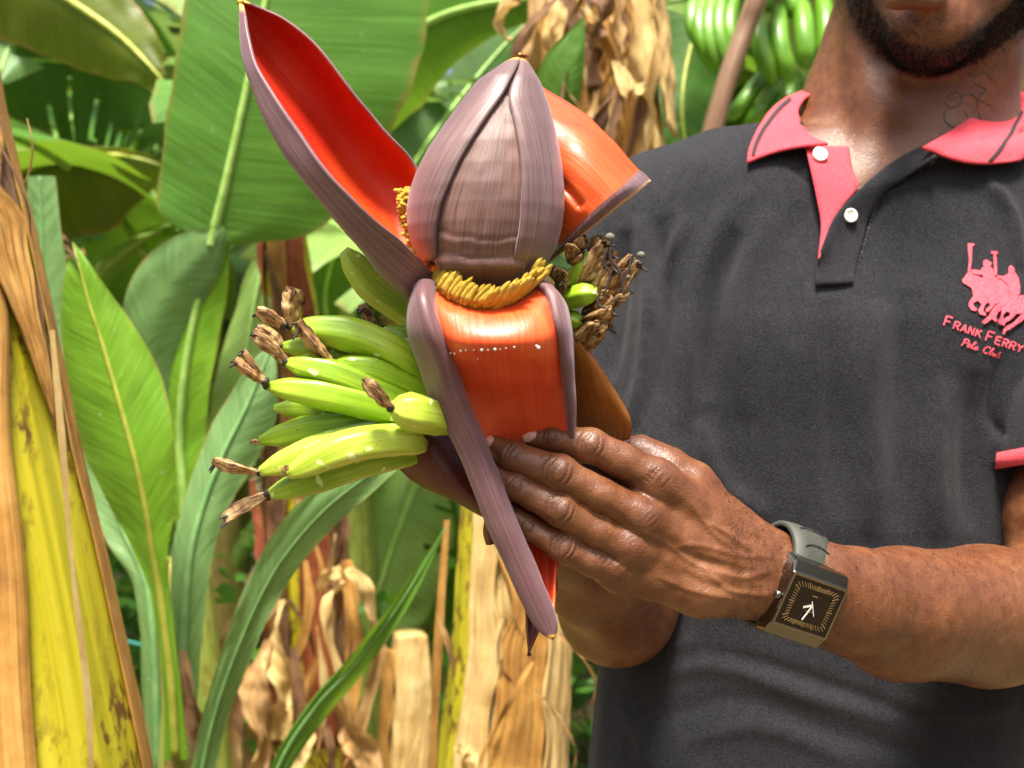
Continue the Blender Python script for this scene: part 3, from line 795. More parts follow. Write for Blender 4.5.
q = grid2([(815, 286), (817, 262), (825, 238), (836, 214), (861, 188), (880, 173), (902, 158), (926, 147)], [(852, 284), (854, 268), (862, 240), (868, 215), (884, 190), (900, 181), (918, 170), (938, 158)], 36, 8); ov = PA(np.concatenate([q, (raw[..., 1]*(1-wq)+ov[..., 1]*wq)[..., None]], -1))
grid_obj('placket_flap', ov[::-1], MAT['shirt'], shirt, thick=.0022)
S_ov = Surf((ov.reshape(-1, 3), gridfaces(*ov.shape[:2])), (pl.reshape(-1, 3), gridfaces(*pl.shape[:2])), (vS, fS))
def button(px, py, r):
    c, n = S_ov.hit(px, py, .0028); n = n*.4+np.array([0, -1, .1]); n = Vector(n); n.normalize(); bm = bmesh.new(); Rw = r/FPX*c[1]
    prof = [(0, .55), (.60, .55), (.72, .85), (.86, 1.0), (.97, .8), (1.0, .3), (1, 0)]; seg = 28; rings = []
    q = n.to_track_quat('Z', 'Y')
    for (rr, h) in prof: rings.append([bm.verts.new(Vector(c)+q @ Vector((math.cos(2*math.pi*k/seg)*max(rr, .02)*Rw, math.sin(2*math.pi*k/seg)*max(rr, .02)*Rw, h*.0018))) for k in range(seg)])
    for a, b in zip(rings[:-1], rings[1:]):
        for k in range(seg): bm.faces.new((a[k], a[(k+1) % seg], b[(k+1) % seg], b[k])).smooth = True
    bm.faces.new(rings[0][::-1])
    me = bpy.data.meshes.new('button'); bmesh.ops.recalc_face_normals(bm, faces=bm.faces); bm.to_mesh(me); bm.free(); me.materials.append(MAT['button'])
    o = link(bpy.data.objects.new('button', me), shirt)
    V, Fc = [], []
    for dx, dy in ((-.2, -.2), (.2, -.2), (-.2, .2), (.2, .2)):
        k0 = len(V)
        for k in range(8): V.append(tuple(Vector(c)+q @ Vector(((dx+.1*math.cos(k*.785))*Rw, (dy+.1*math.sin(k*.785))*Rw, .0011))))
        Fc.append(list(range(k0, k0+8)))
    mesh_obj('thread_hole', V, Fc, MAT['stitch'], o, smooth=False)
button(819, 157, 7.6); button(848, 215.5, 7.2)

def dashes(line, wpx, surf, off, step=5.0, gap=2.0):
    L = spline(np.array(line, float), 200); s_ = np.concatenate([[0], np.cumsum(np.linalg.norm(np.diff(L, axis=0), axis=1))]); out = []; p = 0
    while p+step-gap < s_[-1]:
        a_ = [np.interp(p, s_, L[:, k]) for k in (0, 1)]; b_ = [np.interp(p+step-gap, s_, L[:, k]) for k in (0, 1)]
        out.append(ribbon('', [a_, b_], wpx, surf, None, None, off)); p += step
    return out
multi('stitching', dashes([(881, 191), (869, 226), (860, 256), (850, 279)], 1.1, S_ov, .0006, 4.2, 1.5)+dashes([(819, 279), (849, 277)], 1.1, S_ov, .0006, 4.2, 1.5)+dashes([(866, 190), (843, 214), (828, 242), (820, 272)], 1.0, S_ov, .0006, 4.2, 1.5), MAT['seam'], shirt)
# collar wings
def collar(A, B, bowc, parent, flip):
    nu, nv = 26, 12; A = spline(A, nu); B = spline(B, nu); g = np.zeros((nu, nv, 3))
    for j in range(nv):
        t = j/(nv-1)
        for i in range(nu):
            p = A[i]*(1-t)+B[i]*t
            u = i/(nu-1); p[:2] += np.array(bowc)*math.sin(math.pi*t)*max(0, u-.55)/.45
            g[i, j] = p
    return PA(g)
def snug(g, surf, lift):
    for i in range(g.shape[0]):
        for j in range(g.shape[1]):
            q = proj(g[i, j][None])[0]; h = surf.hit(q[0], q[1], 0, 9)[0]
            ymax = h[1]-lift(i/(g.shape[0]-1), j/(g.shape[1]-1))
            if g[i, j, 1] > ymax: g[i, j] = P(q[0], q[1], ymax)
    return smooth_grid(g, 4)
gl = collar([(822, 86, 1.09), (806, 96, 1.06), (798, 108, 1.035), (801, 122, 1.01), (811, 135, .99), (828, 143, .974)],
            [(800, 91, 1.10), (783, 99, 1.085), (768, 112, 1.05), (757, 130, 1.02), (749, 148, 1.0), (747, 162, .99)], (-2, -4), shirt, 0)
gl = snug(gl, S_sh, lambda u, v: .009+.006*(1-v)*(1 if v < .9 else .5))
col_l = grid_obj('collar', gl, MAT['pink'], shirt, thick=.0022)
gr_ = collar([(1008, 88, 1.085), (1001, 94, 1.05), (985, 107, 1.02), (965, 121, .995), (945, 134, .975), (922, 147, .962)],
             [(1044, 98, 1.09), (1048, 112, 1.06), (1046, 128, 1.03), (1038, 143, 1.01), (1030, 152, 1.0), (1022, 160, .99)], (-1, 9), shirt, 0)
gr_ = snug(gr_, S_sh, lambda u, v: .013+.006*(1-v)*(1 if v < .9 else .5))
col_r = grid_obj('collar', gr_[:, ::-1], MAT['pink'], shirt, thick=.0022)
S_cl = Surf((gl.reshape(-1, 3), gridfaces(*gl.shape[:2]))); S_cr = Surf((gr_.reshape(-1, 3), gridfaces(*gr_.shape[:2])))
multi('collar_stripe', [ribbon('', [(791, 99), (779, 110), (765, 128), (757, 143), (753, 156)], 3.6, S_cl, None, None, .0012)], MAT['stitch'], col_l)
multi('collar_stripe', [ribbon('', [(1022, 112), (1017, 122), (1008, 138), (997, 153), (988, 163)], 3.6, S_cr, None, None, .0012)], MAT['stitch'], col_r)
# pink sleeve hem
def hem(p, n, rad, surf):
    n = Vector(n); q = n.to_track_quat('Z', 'Y'); pts = np.zeros((3, 64, 3))
    for j in range(64):
        a = 2*math.pi*j/64; d = q @ Vector((math.cos(a), math.sin(a), 0))
        for i, h in enumerate((-.010, -.004, .002)):
            o = Vector(p)+n*h
            loc, _, _, _ = surf.b.ray_cast(o+d*.16, -d, .16)
            loc = loc if loc is not None and (loc-o).length < .098 else o+d*.070
            if i == 2: loc = o+(Vector(pts[1, j])-(Vector(p)+n*-.004))
            pts[i, j] = loc+d*.0004
    return pts
hp = hem(hem_p, hem_n, .08, S_sl)
grid_obj('sleeve_hem', hp, MAT['pink'], shirt, closed=True, thick=.002)

# embroidered emblem and lettering on the chest
E = lambda a: [(940+x*.1694, 235+y*.1694) for x, y in a]
shapes = [
 [(162, 52), (199, 52), (199, 67), (188, 68), (186, 120), (184, 165), (178, 217), (163, 217), (170, 150), (173, 68), (162, 67)],
 [(298, 98), (337, 98), (337, 113), (325, 114), (334, 240), (317, 240), (311, 114), (298, 113)],
 [(250, 172), (252, 158), (262, 150), (276, 150), (290, 160), (304, 168), (298, 176), (292, 190), (274, 198), (256, 190)],
 [(243, 200), (258, 188), (290, 186), (308, 205), (320, 245), (324, 270), (255, 270), (248, 240), (195, 232), (180, 224), (180, 210), (200, 208), (240, 214)],
 [(128, 270), (146, 248), (160, 225), (172, 218), (190, 236), (222, 246), (262, 262), (330, 252), (372, 262), (402, 290), (412, 340), (400, 390), (350, 410), (290, 404), (232, 404), (196, 372), (184, 318), (158, 300), (134, 286)],
 [(196, 360), (172, 395), (166, 420), (180, 446), (204, 454), (218, 442), (198, 428), (192, 408), (216, 392), (236, 396)],
 [(232, 396), (238, 418), (222, 452), (232, 472), (262, 480), (268, 470), (250, 452), (260, 420), (276, 400)],
 [(284, 398), (292, 420), (264, 444), (266, 458), (282, 458), (308, 430), (330, 402)],
 [(398, 206), (404, 188), (416, 184), (430, 192), (440, 210), (432, 222), (412, 226), (400, 220)],
 [(390, 240), (402, 222), (434, 224), (456, 256), (466, 310), (464, 350), (444, 384), (408, 366), (398, 300), (392, 280), (356, 264), (330, 258), (334, 244), (366, 250)],
 [(320, 400), (372, 352), (410, 362), (440, 372), (480, 360), (520, 372), (548, 420), (530, 460), (470, 470), (420, 470), (370, 448), (340, 430)],
 [(338, 408), (300, 448), (280, 484), (248, 508), (242, 518), (256, 528), (272, 520), (304, 496), (330, 462), (366, 438)],
 [(312, 462), (300, 484), (304, 502), (322, 516), (332, 506), (322, 490), (336, 464)],
 [(352, 440), (346, 480), (336, 508), (340, 530), (362, 536), (360, 514), (366, 484), (392, 456)],
 [(412, 456), (400, 484), (368, 506), (362, 522), (378, 540), (388, 520), (420, 496), (448, 466)],
 [(500, 430), (478, 470), (430, 516), (390, 544), (368, 566), (364, 582), (378, 590), (388, 570), (420, 548), (474, 514), (530, 462)]]
bm = bmesh.new()
for k, s in enumerate(shapes):
    vs_ = [bm.verts.new((x, y, k)) for x, y in E(s)]; bm.faces.new(vs_)
bmesh.ops.triangulate(bm, faces=bm.faces[:])
for _ in range(2): bmesh.ops.subdivide_edges(bm, edges=[e for e in bm.edges if e.calc_length() > 1.6], cuts=1, use_grid_fill=True)
bmesh.ops.triangulate(bm, faces=bm.faces[:])
for v in bm.verts:
    k = v.co.z; p, _ = S_sh.hit(v.co.x, v.co.y, .0010+.00012*k+(.0003*math.sin(v.co.x*2.4)+.0002*math.sin(v.co.y*3))*0.3); v.co = p
bmesh.ops.recalc_face_normals(bm, faces=bm.faces[:])
me = bpy.data.meshes.new('polo_player_emblem'); bm.to_mesh(me); bm.free(); me.materials.append(MAT['thread'])
link(bpy.data.objects.new('polo_player_emblem', me), shirt)
G = {'F': [[(0, 0), (0, 1)], [(0, 1), (.75, 1)], [(0, .52), (.6, .52)]], 'R': [[(0, 0), (0, 1)], [(0, 1), (.6, 1), (.75, .78), (.6, .52), (0, .5)], [(.35, .5), (.8, 0)]],
     'A': [[(0, 0), (.4, 1)], [(.4, 1), (.8, 0)], [(.15, .33), (.65, .33)]], 'N': [[(0, 0), (0, 1)], [(0, 1), (.7, 0)], [(.7, 0), (.7, 1)]], 'K': [[(0, 0), (0, 1)], [(.7, 1), (0, .45)], [(.2, .58), (.75, 0)]],
     'E': [[(0, 0), (0, 1)], [(0, 1), (.7, 1)], [(0, .52), (.6, .52)], [(0, 0), (.7, 0)]], 'Y': [[(0, 1), (.38, .48)], [(.78, 1), (.38, .48)], [(.38, .48), (.38, 0)]]}
def letters(txt, x0, y0, ang, sizes, adv, wpx):
    out = []; x = 0; ca, sa = math.cos(ang), math.sin(ang)
    for ch, s in zip(txt, sizes):
        if ch == ' ': x += 3.2; continue
        for L in G[ch]:
            pp = [(x0+(x+a*s*.9)*ca+b*s*sa, y0+(x+a*s*.9)*sa-b*s*ca) for a, b in L]
            out.append((pp, wpx))
        x += s*adv
    return out
tl = letters('FRANK', 943.5, 325.5, R(19), [9.6, 7.4, 7.4, 7.4, 7.4], 1.04, 1.5)+letters('FERRY', 985, 340.5, R(19), [9.6, 7.4, 7.4, 7.4, 7.4], 1.02, 1.5)
multi('lettering', [ribbon('', L if len(L) == 2 else L, wd, S_sh, None, None, .0012+.0001*(i % 3), n=12) for i, (L, wd) in enumerate(tl)], MAT['thread'], shirt)
def script(strokes, x0, y0, ang, s):
    ca, sa = math.cos(ang), math.sin(ang); return [[(x0+a*s*ca+b*s*sa, y0+a*s*sa-b*s*ca) for a, b in L] for L in strokes]
polo = [[(.1, -.1), (.35, 1.0)], [(.1, .75), (.4, 1.05), (.9, .95), (.8, .55), (.3, .5)], [(1.1, .5), (.9, .2), (1.05, 0), (1.35, .2), (1.25, .5), (1.1, .5)],
        [(1.5, .3), (1.95, .95), (1.85, 1.05), (1.6, .4), (1.65, 0), (1.9, .15)], [(2.3, .5), (2.05, .2), (2.2, 0), (2.5, .2), (2.4, .5), (2.3, .5)]]
club = [[(1.0, .8), (.8, 1.05), (.3, .8), (.15, .25), (.5, -.05), (.9, .2)], [(1.1, .3), (1.5, .95), (1.4, 1.05), (1.2, .4), (1.25, 0), (1.5, .15)],
        [(1.65, .5), (1.6, .1), (1.8, 0), (2.05, .45), (2.0, .05), (2.2, .1)], [(2.35, .4), (2.7, 1.05), (2.45, .5), (2.4, 0), (2.7, .1), (2.75, .45), (2.5, .4)]]
multi('script_lettering', [ribbon('', L, 1.35, S_sh, None, None, .0012+.0001*(i % 3), n=14) for i, L in enumerate(script(polo, 961, 345, R(20), 6.6)+script(club, 981.5, 352, R(20), 6.6))], MAT['thread'], shirt)

# tattoo, beard
S_t = Surf((vT, fT))
tat = [[(965, 70), (973, 76), (984, 72), (992, 80)], [(975, 84), (986, 90), (978, 98), (990, 106)], [(946, 97), (955, 92), (962, 97), (958, 106), (948, 107), (944, 100)],
       [(962, 96), (972, 94), (978, 104), (974, 114)], [(946, 108), (944, 118), (950, 126), (960, 127), (968, 120), (964, 110)], [(983, 62), (990, 68), (999, 64)], [(978, 112), (982, 122)]]
multi('neck_tattoo', [ribbon('', L, 1.5, S_t, None, None, .0004, n=16, taper=True) for L in tat], MAT['ink'], root_man)
pp = proj(vT); nT = normals(vT, fT)
def hairs(npts, region, length, rad):
    cand = np.nonzero(region)[0]; V, Fc = [], []
    pr_ = nrg.choice(cand, npts)
    for i in pr_:
        b = vT[i]+nrg.normal(0, .0017, 3); n_ = nT[i]; b = b-n_*float((b-vT[i])@n_)
        d = n_*.75+np.array([nrg.normal(0, .45), nrg.normal(0, .45)-.1, -.7+nrg.normal(0, .35)]); d /= np.linalg.norm(d)
        s = np.cross(d, nrg.normal(0, 1, 3)); s /= np.linalg.norm(s); L = length*nrg.uniform(.5, 1.3); k = len(V); s2 = np.cross(d, s)
        V += [b+s*rad, b-s*rad*.5+s2*rad*.87, b-s*rad*.5-s2*rad*.87, b+d*L+np.array([0, 0, -.2*L])]
        Fc += [[k, k+1, k+3], [k+1, k+2, k+3], [k+2, k, k+3]]
    return V, Fc
x, y = pp[:, 0], pp[:, 1]
jaw, _ = segdist(pp, spline(np.array([(846, -60), (858, -4), (880, 36), (916, 60), (956, 56), (998, 31), (1032, -6), (1045, -60)], float), 40))
front = vT[:, 1] < 1.06
V1, F1 = hairs(15000, front & (jaw < 13), .0032, .00018)
V2, F2 = hairs(5500, front & (jaw < 22), .0022, .00013)
ch, _ = segdist(pp, [(905, 16), (925, 14)])
V3, F3 = hairs(500, front & (ch < 22) & (y > 14), .002, .00012)
V4, F4 = hairs(1800, front & (y < -16) & (y > -30) & (x > 875) & (x < 960), .004, .00016)
V, Fc = [], []
for a, b in ((V1, F1), (V2, F2), (V3, F3), (V4, F4)):
    o = len(V); V += a; Fc += [[i+o for i in q] for q in b]
mesh_obj('beard', V, Fc, MAT['hair'], root_man, smooth=False)
sc_ = (vT[:, 2] > hc[2]+.02) & ((vT[:, 1] > .99) | (vT[:, 2] > hc[2]+.065))
V5, F5 = hairs(9000, sc_, .006, .0005)
mesh_obj('hair', V5, F5, MAT['hair'], root_man, smooth=False)
cand = np.nonzero((vH[:, 0] > .12) & (vH[:, 0] < .36) & ((nH[:, 1] < .2) | (nH[:, 2] > .3)))[0]; V, Fc = [], []
for i in nrg.choice(cand, 2600):
    b = vH[i]; d = nH[i]*.55+np.array([-.5+nrg.normal(0, .3), -.1, -.35+nrg.normal(0, .3)]); d /= np.linalg.norm(d); s_ = np.cross(d, nrg.normal(0, 1, 3)); s_ /= np.linalg.norm(s_); L = nrg.uniform(.003, .008); k = len(V); rad = .00007
    m_ = b+d*L*.5+nH[i]*L*.1
    V += [b+s_*rad, b-s_*rad, m_-s_*rad, m_+s_*rad, b+d*L]; Fc += [[k, k+1, k+2, k+3], [k+3, k+2, k+4]]
mesh_obj('arm_hair', V, Fc, MAT['hair'], root_man, smooth=False)
settle(root_man)

# ================================================================== WRIST WATCH
wc = P(787, 580, .724)                              # wrist axis point under the watch
ax_ = P(850, 601, .745)-P(782, 577, .722); ax_ /= np.linalg.norm(ax_)
upv = np.array([0, 0, 1.]); wv = upv-ax_*(upv@ax_); wv /= np.linalg.norm(wv)
cv = np.cross(wv, ax_); cv = cv if cv[1] < 0 else -cv      # outwards, to the camera
def wp_(a, ang, r): # around the wrist; ang 0 = facing the camera, positive = down
    return wc+ax_*a+cv*(r[1]*math.cos(ang))-wv*(r[0]*math.sin(ang))
def mm(name, rough, col, metal=1.0): return M(name, col, rough, Metallic=metal).m
MAT['steel'] = mm('polished_watch_steel', .09, (.22, .20, .165)); MAT['strap'] = M('olive_grey_rubber', (.045, .048, .036), .6).m
MAT['face'] = M('brown_black_watch_face', (.010, .005, .003), .2, Specular_IOR_Level=.35).m; MAT['mark'] = M('white_watch_marking', (.75, .72, .62), .4).m
MAT['mark_gold'] = M('gold_watch_marking', (.26, .18, .07), .4, Metallic=.5).m
root_w = empty('wristwatch', wc, 'square dark-faced wristwatch on an olive rubber strap around the wrist', 'watch')
RW = (.0300, .0205)
ca0 = R(20)
nst = 72; hw = np.array([-.0150, -.0140, -.005, 0, .005, .0140, .0150]); ho = np.array([-.0005, .0022, .0031, .0027, .0031, .0022, -.0005])
pts = np.zeros((nst, len(hw), 3))
for i in range(nst):
    a = ca0+R(20)+(2*math.pi-R(40))*i/(nst-1)
    wide = 1.0+.12*math.exp(-((i if i < nst/2 else nst-1-i)/6)**2)
    for j in range(len(hw)):
        pts[i, j] = wp_(hw[j]*wide, a, (RW[0]+ho[j]-.0004, RW[1]+ho[j]-.0004))
strap = grid_obj('strap', pts, MAT['strap'], root_w, thick=-.0022)
for t0 in (8, 14):
    ii = nst-1-t0; line = np.array([wp_(a, ca0+R(20)+(2*math.pi-R(40))*(ii-1.6*math.cos(a/.009*1.3))/(nst-1), (RW[0]+.0032, RW[1]+.0032)) for a in np.linspace(-.009, .009, 12)])
    tube_obj('strap_groove', line, np.full(12, .00035), MAT['stitch'], strap, n=6)
# case
n0 = cv*math.cos(ca0)-wv*math.sin(ca0); t0 = -cv*math.sin(ca0)*RW[1]-wv*math.cos(ca0)*RW[0]; t0 /= np.linalg.norm(t0); n0 = np.cross(ax_, t0); n0 = n0 if n0[1] < 0 else -n0
cc = wp_(0, ca0, (RW[0]+.001, RW[1]+.001))
def box(name, prof, mat, parent, ctr=cc):
    """stack of rounded rectangles: (half along arm, half across, height, corner)"""
    V, Fc, seg = [], [], 6; rings = []
    for hx, hy, h, c in prof:
        ring = []
        for sx, sy, s0 in ((1, 1, 0), (-1, 1, 90), (-1, -1, 180), (1, -1, 270)):
            for k in range(seg+1):
                a = R(s0+90*k/seg); ring.append(ctr+ax_*(sx*(hx-c)+c*math.cos(a))+t0*(sy*(hy-c)+c*math.sin(a))+n0*(h(sx*(hx-c)+c*math.cos(a), sy*(hy-c)+c*math.sin(a)) if callable(h) else h))
        rings.append(ring)
    m = len(rings[0])
    for r_ in rings: V += r_
    for i in range(len(rings)-1):
        for k in range(m): Fc.append([i*m+k, i*m+(k+1) % m, (i+1)*m+(k+1) % m, (i+1)*m+k])
    Fc.append([k for k in range(m)][::-1]); Fc.append([(len(rings)-1)*m+k for k in range(m)])
    return mesh_obj(name, V, Fc, mat, parent, smooth=False)
case = box('case', [(.0186, .0235, lambda x, y: -.001-26*y*y*.6, .002), (.0200, .0240, lambda x, y: .001-22*y*y*.6, .002), (.0206, .0222, .0014, .002), (.0206, .0166, .0038, .0015), (.0202, .0160, .0050, .0012), (.0188, .0145, .0050, .001), (.0188, .0145, .0044, .001)], MAT['steel'], root_w)
dial = box('dial', [(.0186, .0143, .0034, .0008), (.0186, .0143, .0047, .0008)], MAT['face'], root_w)
F_ = lambda x, y, h=.0050: cc+ax_*x-t0*y*-1+n0*h
def bar(x0, y0, x1, y1, wd, h=.0051):
    d = np.array([x1-x0, y1-y0]); d /= np.linalg.norm(d); n = np.array([-d[1], d[0]])*wd/2
    return [F_(x0+n[0], y0+n[1], h), F_(x1+n[0], y1+n[1], h), F_(x1-n[0], y1-n[1], h), F_(x0-n[0], y0-n[1], h)]
def bars(name, L, mat, par, thick=.0002):
    V, Fc = [], []
    for b in L:
        k = len(V); V += b; V += [p+n0*thick for p in b]; Fc += [[k+4, k+5, k+6, k+7], [k, k+1, k+5, k+4], [k+1, k+2, k+6, k+5], [k+2, k+3, k+7, k+6], [k+3, k, k+4, k+7]]
    return mesh_obj(name, V, Fc, mat, par, smooth=False)
L = []
for k in range(60):
    a = 2*math.pi*k/60; c, s = math.cos(a), math.sin(a); rr = .0096/max(abs(c)*.78, abs(s)); r2 = rr*(1.30 if k % 5 == 0 else 1.24)
    L.append(bar(c*rr, s*rr, c*r2, s*r2, .0005 if k % 5 else .0008))
bars('minute_track', L, MAT['mark_gold'], dial)
bars('hour_hand', [bar(.0006, -.0010, -.0050, .0016, .0011, .0054)], MAT['mark'], dial)
bars('minute_hand', [bar(.0006, -.0012, -.0024, .0085, .0009, .0057)], MAT['mark'], dial)
bars('second_hand', [bar(-.0012, -.0030, .0040, .0045, .0006, .0060)], MAT['mark'], dial)
bars('dial_marking', [bar(-.0018, -.0062, .0018, -.0062, .0008), bar(-.0022, .0030, .0034, .0030, .0007)], MAT['mark_gold'], dial)
tube_obj('crown', np.array([cc-ax_*(.0204+.0006*k)+n0*.0016 for k in range(7)]), [.0016, .0024, .0026, .0026, .0026, .0022, .0012], MAT['steel'], root_w, n=18, prof=lambda a: 1+.05*np.sign(np.sin(9*a)))
settle(root_w)
# ================================================================== BANANA FLOWER WITH ITS YOUNG FRUIT
MAT['bract_tip'] = M('orange_bract_tip', (.80, .30, .02), .4).m
FL_ = P(490, 300, .67)
root_f = empty('banana_flower', FL_, 'purple banana flower with open red bracts and young green fruit held in the hands', 'banana flower')
# outline of the bud, row by row: y, left x, right x
bo = np.array([[56, 519, 521], [62, 506, 528], [82, 478, 540], [105, 460, 548.5], [129, 443, 555], [150, 429, 559.5], [172, 418, 562.5], [192, 411, 564], [210, 408, 564], [228, 409, 561.5], [245, 413, 557], [260, 421, 549], [271, 432, 538], [280, 446, 524], [285, 460, 513]], float)
BY = .665
def bud_at(y, ang, off=0.):
    xl = np.interp(y, bo[:, 0], bo[:, 1]); xr = np.interp(y, bo[:, 0], bo[:, 2])
    c, r = (xl+xr)/2, (xr-xl)/2+off/BY*FPX
    return P(c+r*math.sin(ang), y, 1)*0+np.array([(c-512+r*math.sin(ang))/FPX*BY, BY-(r/FPX*BY)*math.cos(ang)*.95, CZ-(y-384)/FPX*BY])
def ang_of(x, y):
    xl = np.interp(y, bo[:, 0], bo[:, 1]); xr = np.interp(y, bo[:, 0], bo[:, 2]); return math.asin(max(-1, min(1, (x-(xl+xr)/2)/((xr-xl)/2+1e-6))))
ys = np.array(spline([[285], [262], [225], [172], [129], [90], [66], [56.4]], 60)).ravel(); ys = np.minimum(ys, 285)
core = np.array([[bud_at(y, a, -.0055) for a in np.linspace(-math.pi, math.pi, 56, endpoint=False)] for y in ys])
grid_obj('bud', core[:, ::-1], MAT['bud_mid'], root_f, closed=True)
def bud_bract(inner, side, y0, y1, off, mat, nu=70, nv=34, wrap=150, tipover=0, inner_noise=0.0):
    """a closed bract hugging the bud: inner = polyline of its free edge; side -1 wraps round the left, +1 round the right"""
    inner = np.array(inner, float); ysn = np.linspace(y0, y1, nu); pts = np.zeros((nu, nv, 3))
    for i, y in enumerate(ysn):
        xi = np.interp(y, inner[:, 1], inner[:, 0]); a0 = ang_of(xi, y); a1 = side*R(wrap)
        for j in range(nv):
            t = j/(nv-1); a = a0+(a1-a0)*t
            e = min(1, t*nv/4.0)                                     # the free edge thins down onto what is beneath
            o = off*(.8+.2*math.sin(e*math.pi/2))-.0040; lo = min(1, (1-i/(nu-1))*nu/5) if False else 1
            o *= min(1.0, .35+.65*min(1, i/3.0))
            pts[i, j] = bud_at(y, a, o)
    return pts if side < 0 else pts[:, ::-1]
lb = spline([(520, 56), (519, 66), (505, 100), (489, 125), (474, 149), (461, 172), (451, 195), (443, 215), (438, 240), (437, 262)], 40)
g = bud_bract(lb, -1, 264, 56.6, .0048, None); grid_obj('bud_bract', g[:, ::-1], MAT['bud'], root_f, thick=.0016)
rb = spline([(520, 56), (518.5, 72), (509, 102), (513, 125), (517, 142), (522, 180), (521, 228), (516, 258), (511, 281)], 40)
g = bud_bract(rb, 1, 281, 56.6, .0042, None); grid_obj('bud_bract', g[:, ::-1], MAT['bud'], root_f, thick=.0016)
# centre bract with cross wrinkles near its base
cb = []
for y in np.linspace(288, 104, 90):
    xl = np.interp(y, lb[:, 1], lb[:, 0])-9 if y < 262 else np.interp(y, [262, 281, 288], [434, 450, 468]); xr = np.interp(y, rb[:, 1], rb[:, 0])+9 if y < 276 else np.interp(y, [276, 284, 288], [520, 513, 500])
    row = []
    for t in np.linspace(0, 1, 26):
        x = xl+(xr-xl)*t
        yy = min(y, 284.5); a = ang_of(np.interp(x, [0, 1000], [0, 1000]), yy)
        nn_ = mnoise.noise(Vector((t*6, 1, 0))); wr = (.0010+.0007*nn_)*math.exp(-((y-262-11*math.sin(t*2.6)-4*nn_)/5)**2)+(.0007-.0006*nn_)*math.exp(-((y-241-11*math.sin(t*2.6)+4*nn_)/3.5)**2)-.0008*math.exp(-((y-252-11*math.sin(t*2.6)-4*nn_)/2)**2)-(.0006+.0005*nn_)*math.exp(-((y-235-11*math.sin(t*2.6)+3*nn_)/1.8)**2)
        base = -.0042+.0006*min(1, (288-y)/6+.2)+.0050*math.exp(-((y-274)/12)**2)+.0004*mnoise.noise(Vector((t*5, y*.06, 0)))
        wob = 3*mnoise.noise(Vector((t*4, 3, 0)))
        p = bud_at(yy, a, base+wr)
        p[2] = CZ-(y-384)/FPX*BY
        row.append(p)
    cb.append(row)
grid_obj('bud_bract', np.array(cb), MAT['bud_mid'], root_f, thick=.0012)

tube_obj('bud_tip', np.array([P(519.5, 62, .664), P(519.8, 57, .664), P(519.8, 54.5, .664), P(519.6, 52.5, .664)]), [.0030, .0017, .0010, .0002], MAT['bract_tip'], root_f, n=10)
def sections(rows, nu, nv, closed=False):
    """rows: control points (px,py,Y) of each cross-section; splined both ways"""
    A = np.array([spline(np.array(r, float), nv) for r in rows])        # k, nv, 3
    return PA(np.stack([spline(A[:, j], nu) for j in range(nv)], 1))
# ---- big upright bract on the left: a scoop, open to the right
rows = [[(442, 282, .668), (428, 318, .674), (430, 292, .692), (442, 258, .694), (446, 222, .69)],
        [(420, 260, .642), (402, 293, .652), (404, 262, .690), (424, 224, .700), (428, 190, .690)],
        [(396, 238, .628), (374, 268, .648), (388, 226, .700), (405, 190, .708), (415, 164, .690)],
        [(362, 211, .622), (338, 224, .645), (350, 182, .702), (376, 160, .708), (396, 140, .685)],
        [(323, 168, .622), (302, 180, .642), (315, 135, .696), (342, 115, .702), (370, 112, .680)],
        [(294, 126, .628), (276, 142, .645), (285, 95, .690), (315, 76, .694), (345, 80, .676)],
        [(272, 92, .634), (260, 112, .648), (262, 64, .684), (287, 46, .688), (316, 43, .674)],
        [(254, 60, .642), (246, 72, .652), (246, 38, .676), (264, 26, .680), (287, 19, .672)],
        [(246, 30, .650), (239, 36, .656), (240, 18, .670), (252, 12, .674), (264, 8, .670)],
        [(243, 4, .660), (238.5, 2, .661), (239.5, 0, .664), (242, -.5, .666), (246, 0, .665)]]
def grain(g, a, s, seed=0, axis_=1):
    """uneven leathery surface"""
    v = g.reshape(-1, 3); f = gridfaces(*g.shape[:2]); n = normals(v, f)
    d = np.array([mnoise.noise(Vector(p)*s+Vector((seed, 0, 0))) for p in v])*a
    return (v+n*d[:, None]).reshape(g.shape)
g = grain(sections(rows, 90, 40), .0012, 45)
g[:, 0] += 0; 
grid_obj('bract', g[:, ::-1], MAT['bract_out'], root_f, thick=.0015, matin=MAT['in_red'], matrim=MAT['bract_out'])
tube_obj('bract_tip', np.array([P(240, 4, .662), P(240.5, 1, .663), P(241, -1.5, .664)]), [.0016, .0014, .0005], MAT['flower_yellow'], root_f, n=8)
# ---- right hand bract: rolled back, glossy orange, purple rim
tt = np.linspace(0, 1, 46); prof = np.interp(tt, *zip((0, .694), (.07, .680), (.16, .668), (.28, .661), (.42, .660), (.6, .664), (.8, .674), (1, .690)))
for _ in range(3): prof[1:-1] = (prof[:-2]+2*prof[1:-1]+prof[2:])/4
gR = np.zeros((60, 46, 3))
for j, t in enumerate(tt):
    e = 1.5*math.sin(t*9)*.6; c = np.array([(538, 84+160*t, prof[j]+.016), ((538+639-82*t)/2+4, (84+160*t+170+75*t)/2-7*(1-t), prof[j]+.002), (639-82*t, 170+75*t+e, prof[j]), (645-93*t, 174+80*t, prof[j]+.001), (651-104*t, 181+83*t+e, prof[j]+.007)], float)
    gR[:48, j] = spline(c[:3], 48); gR[48:, j] = spline(c[2:], 13)[1:]
gR = PA(gR)
# a pinched fold near the bud
q_ = proj(gR.reshape(-1, 3)).reshape(60, 46, 2); dd_, _ = segdist(q_.reshape(-1, 2), [(556, 178), (568, 190), (580, 204)]); gR[..., 1] += .0035*np.exp(-(dd_.reshape(60, 46)/4)**2)
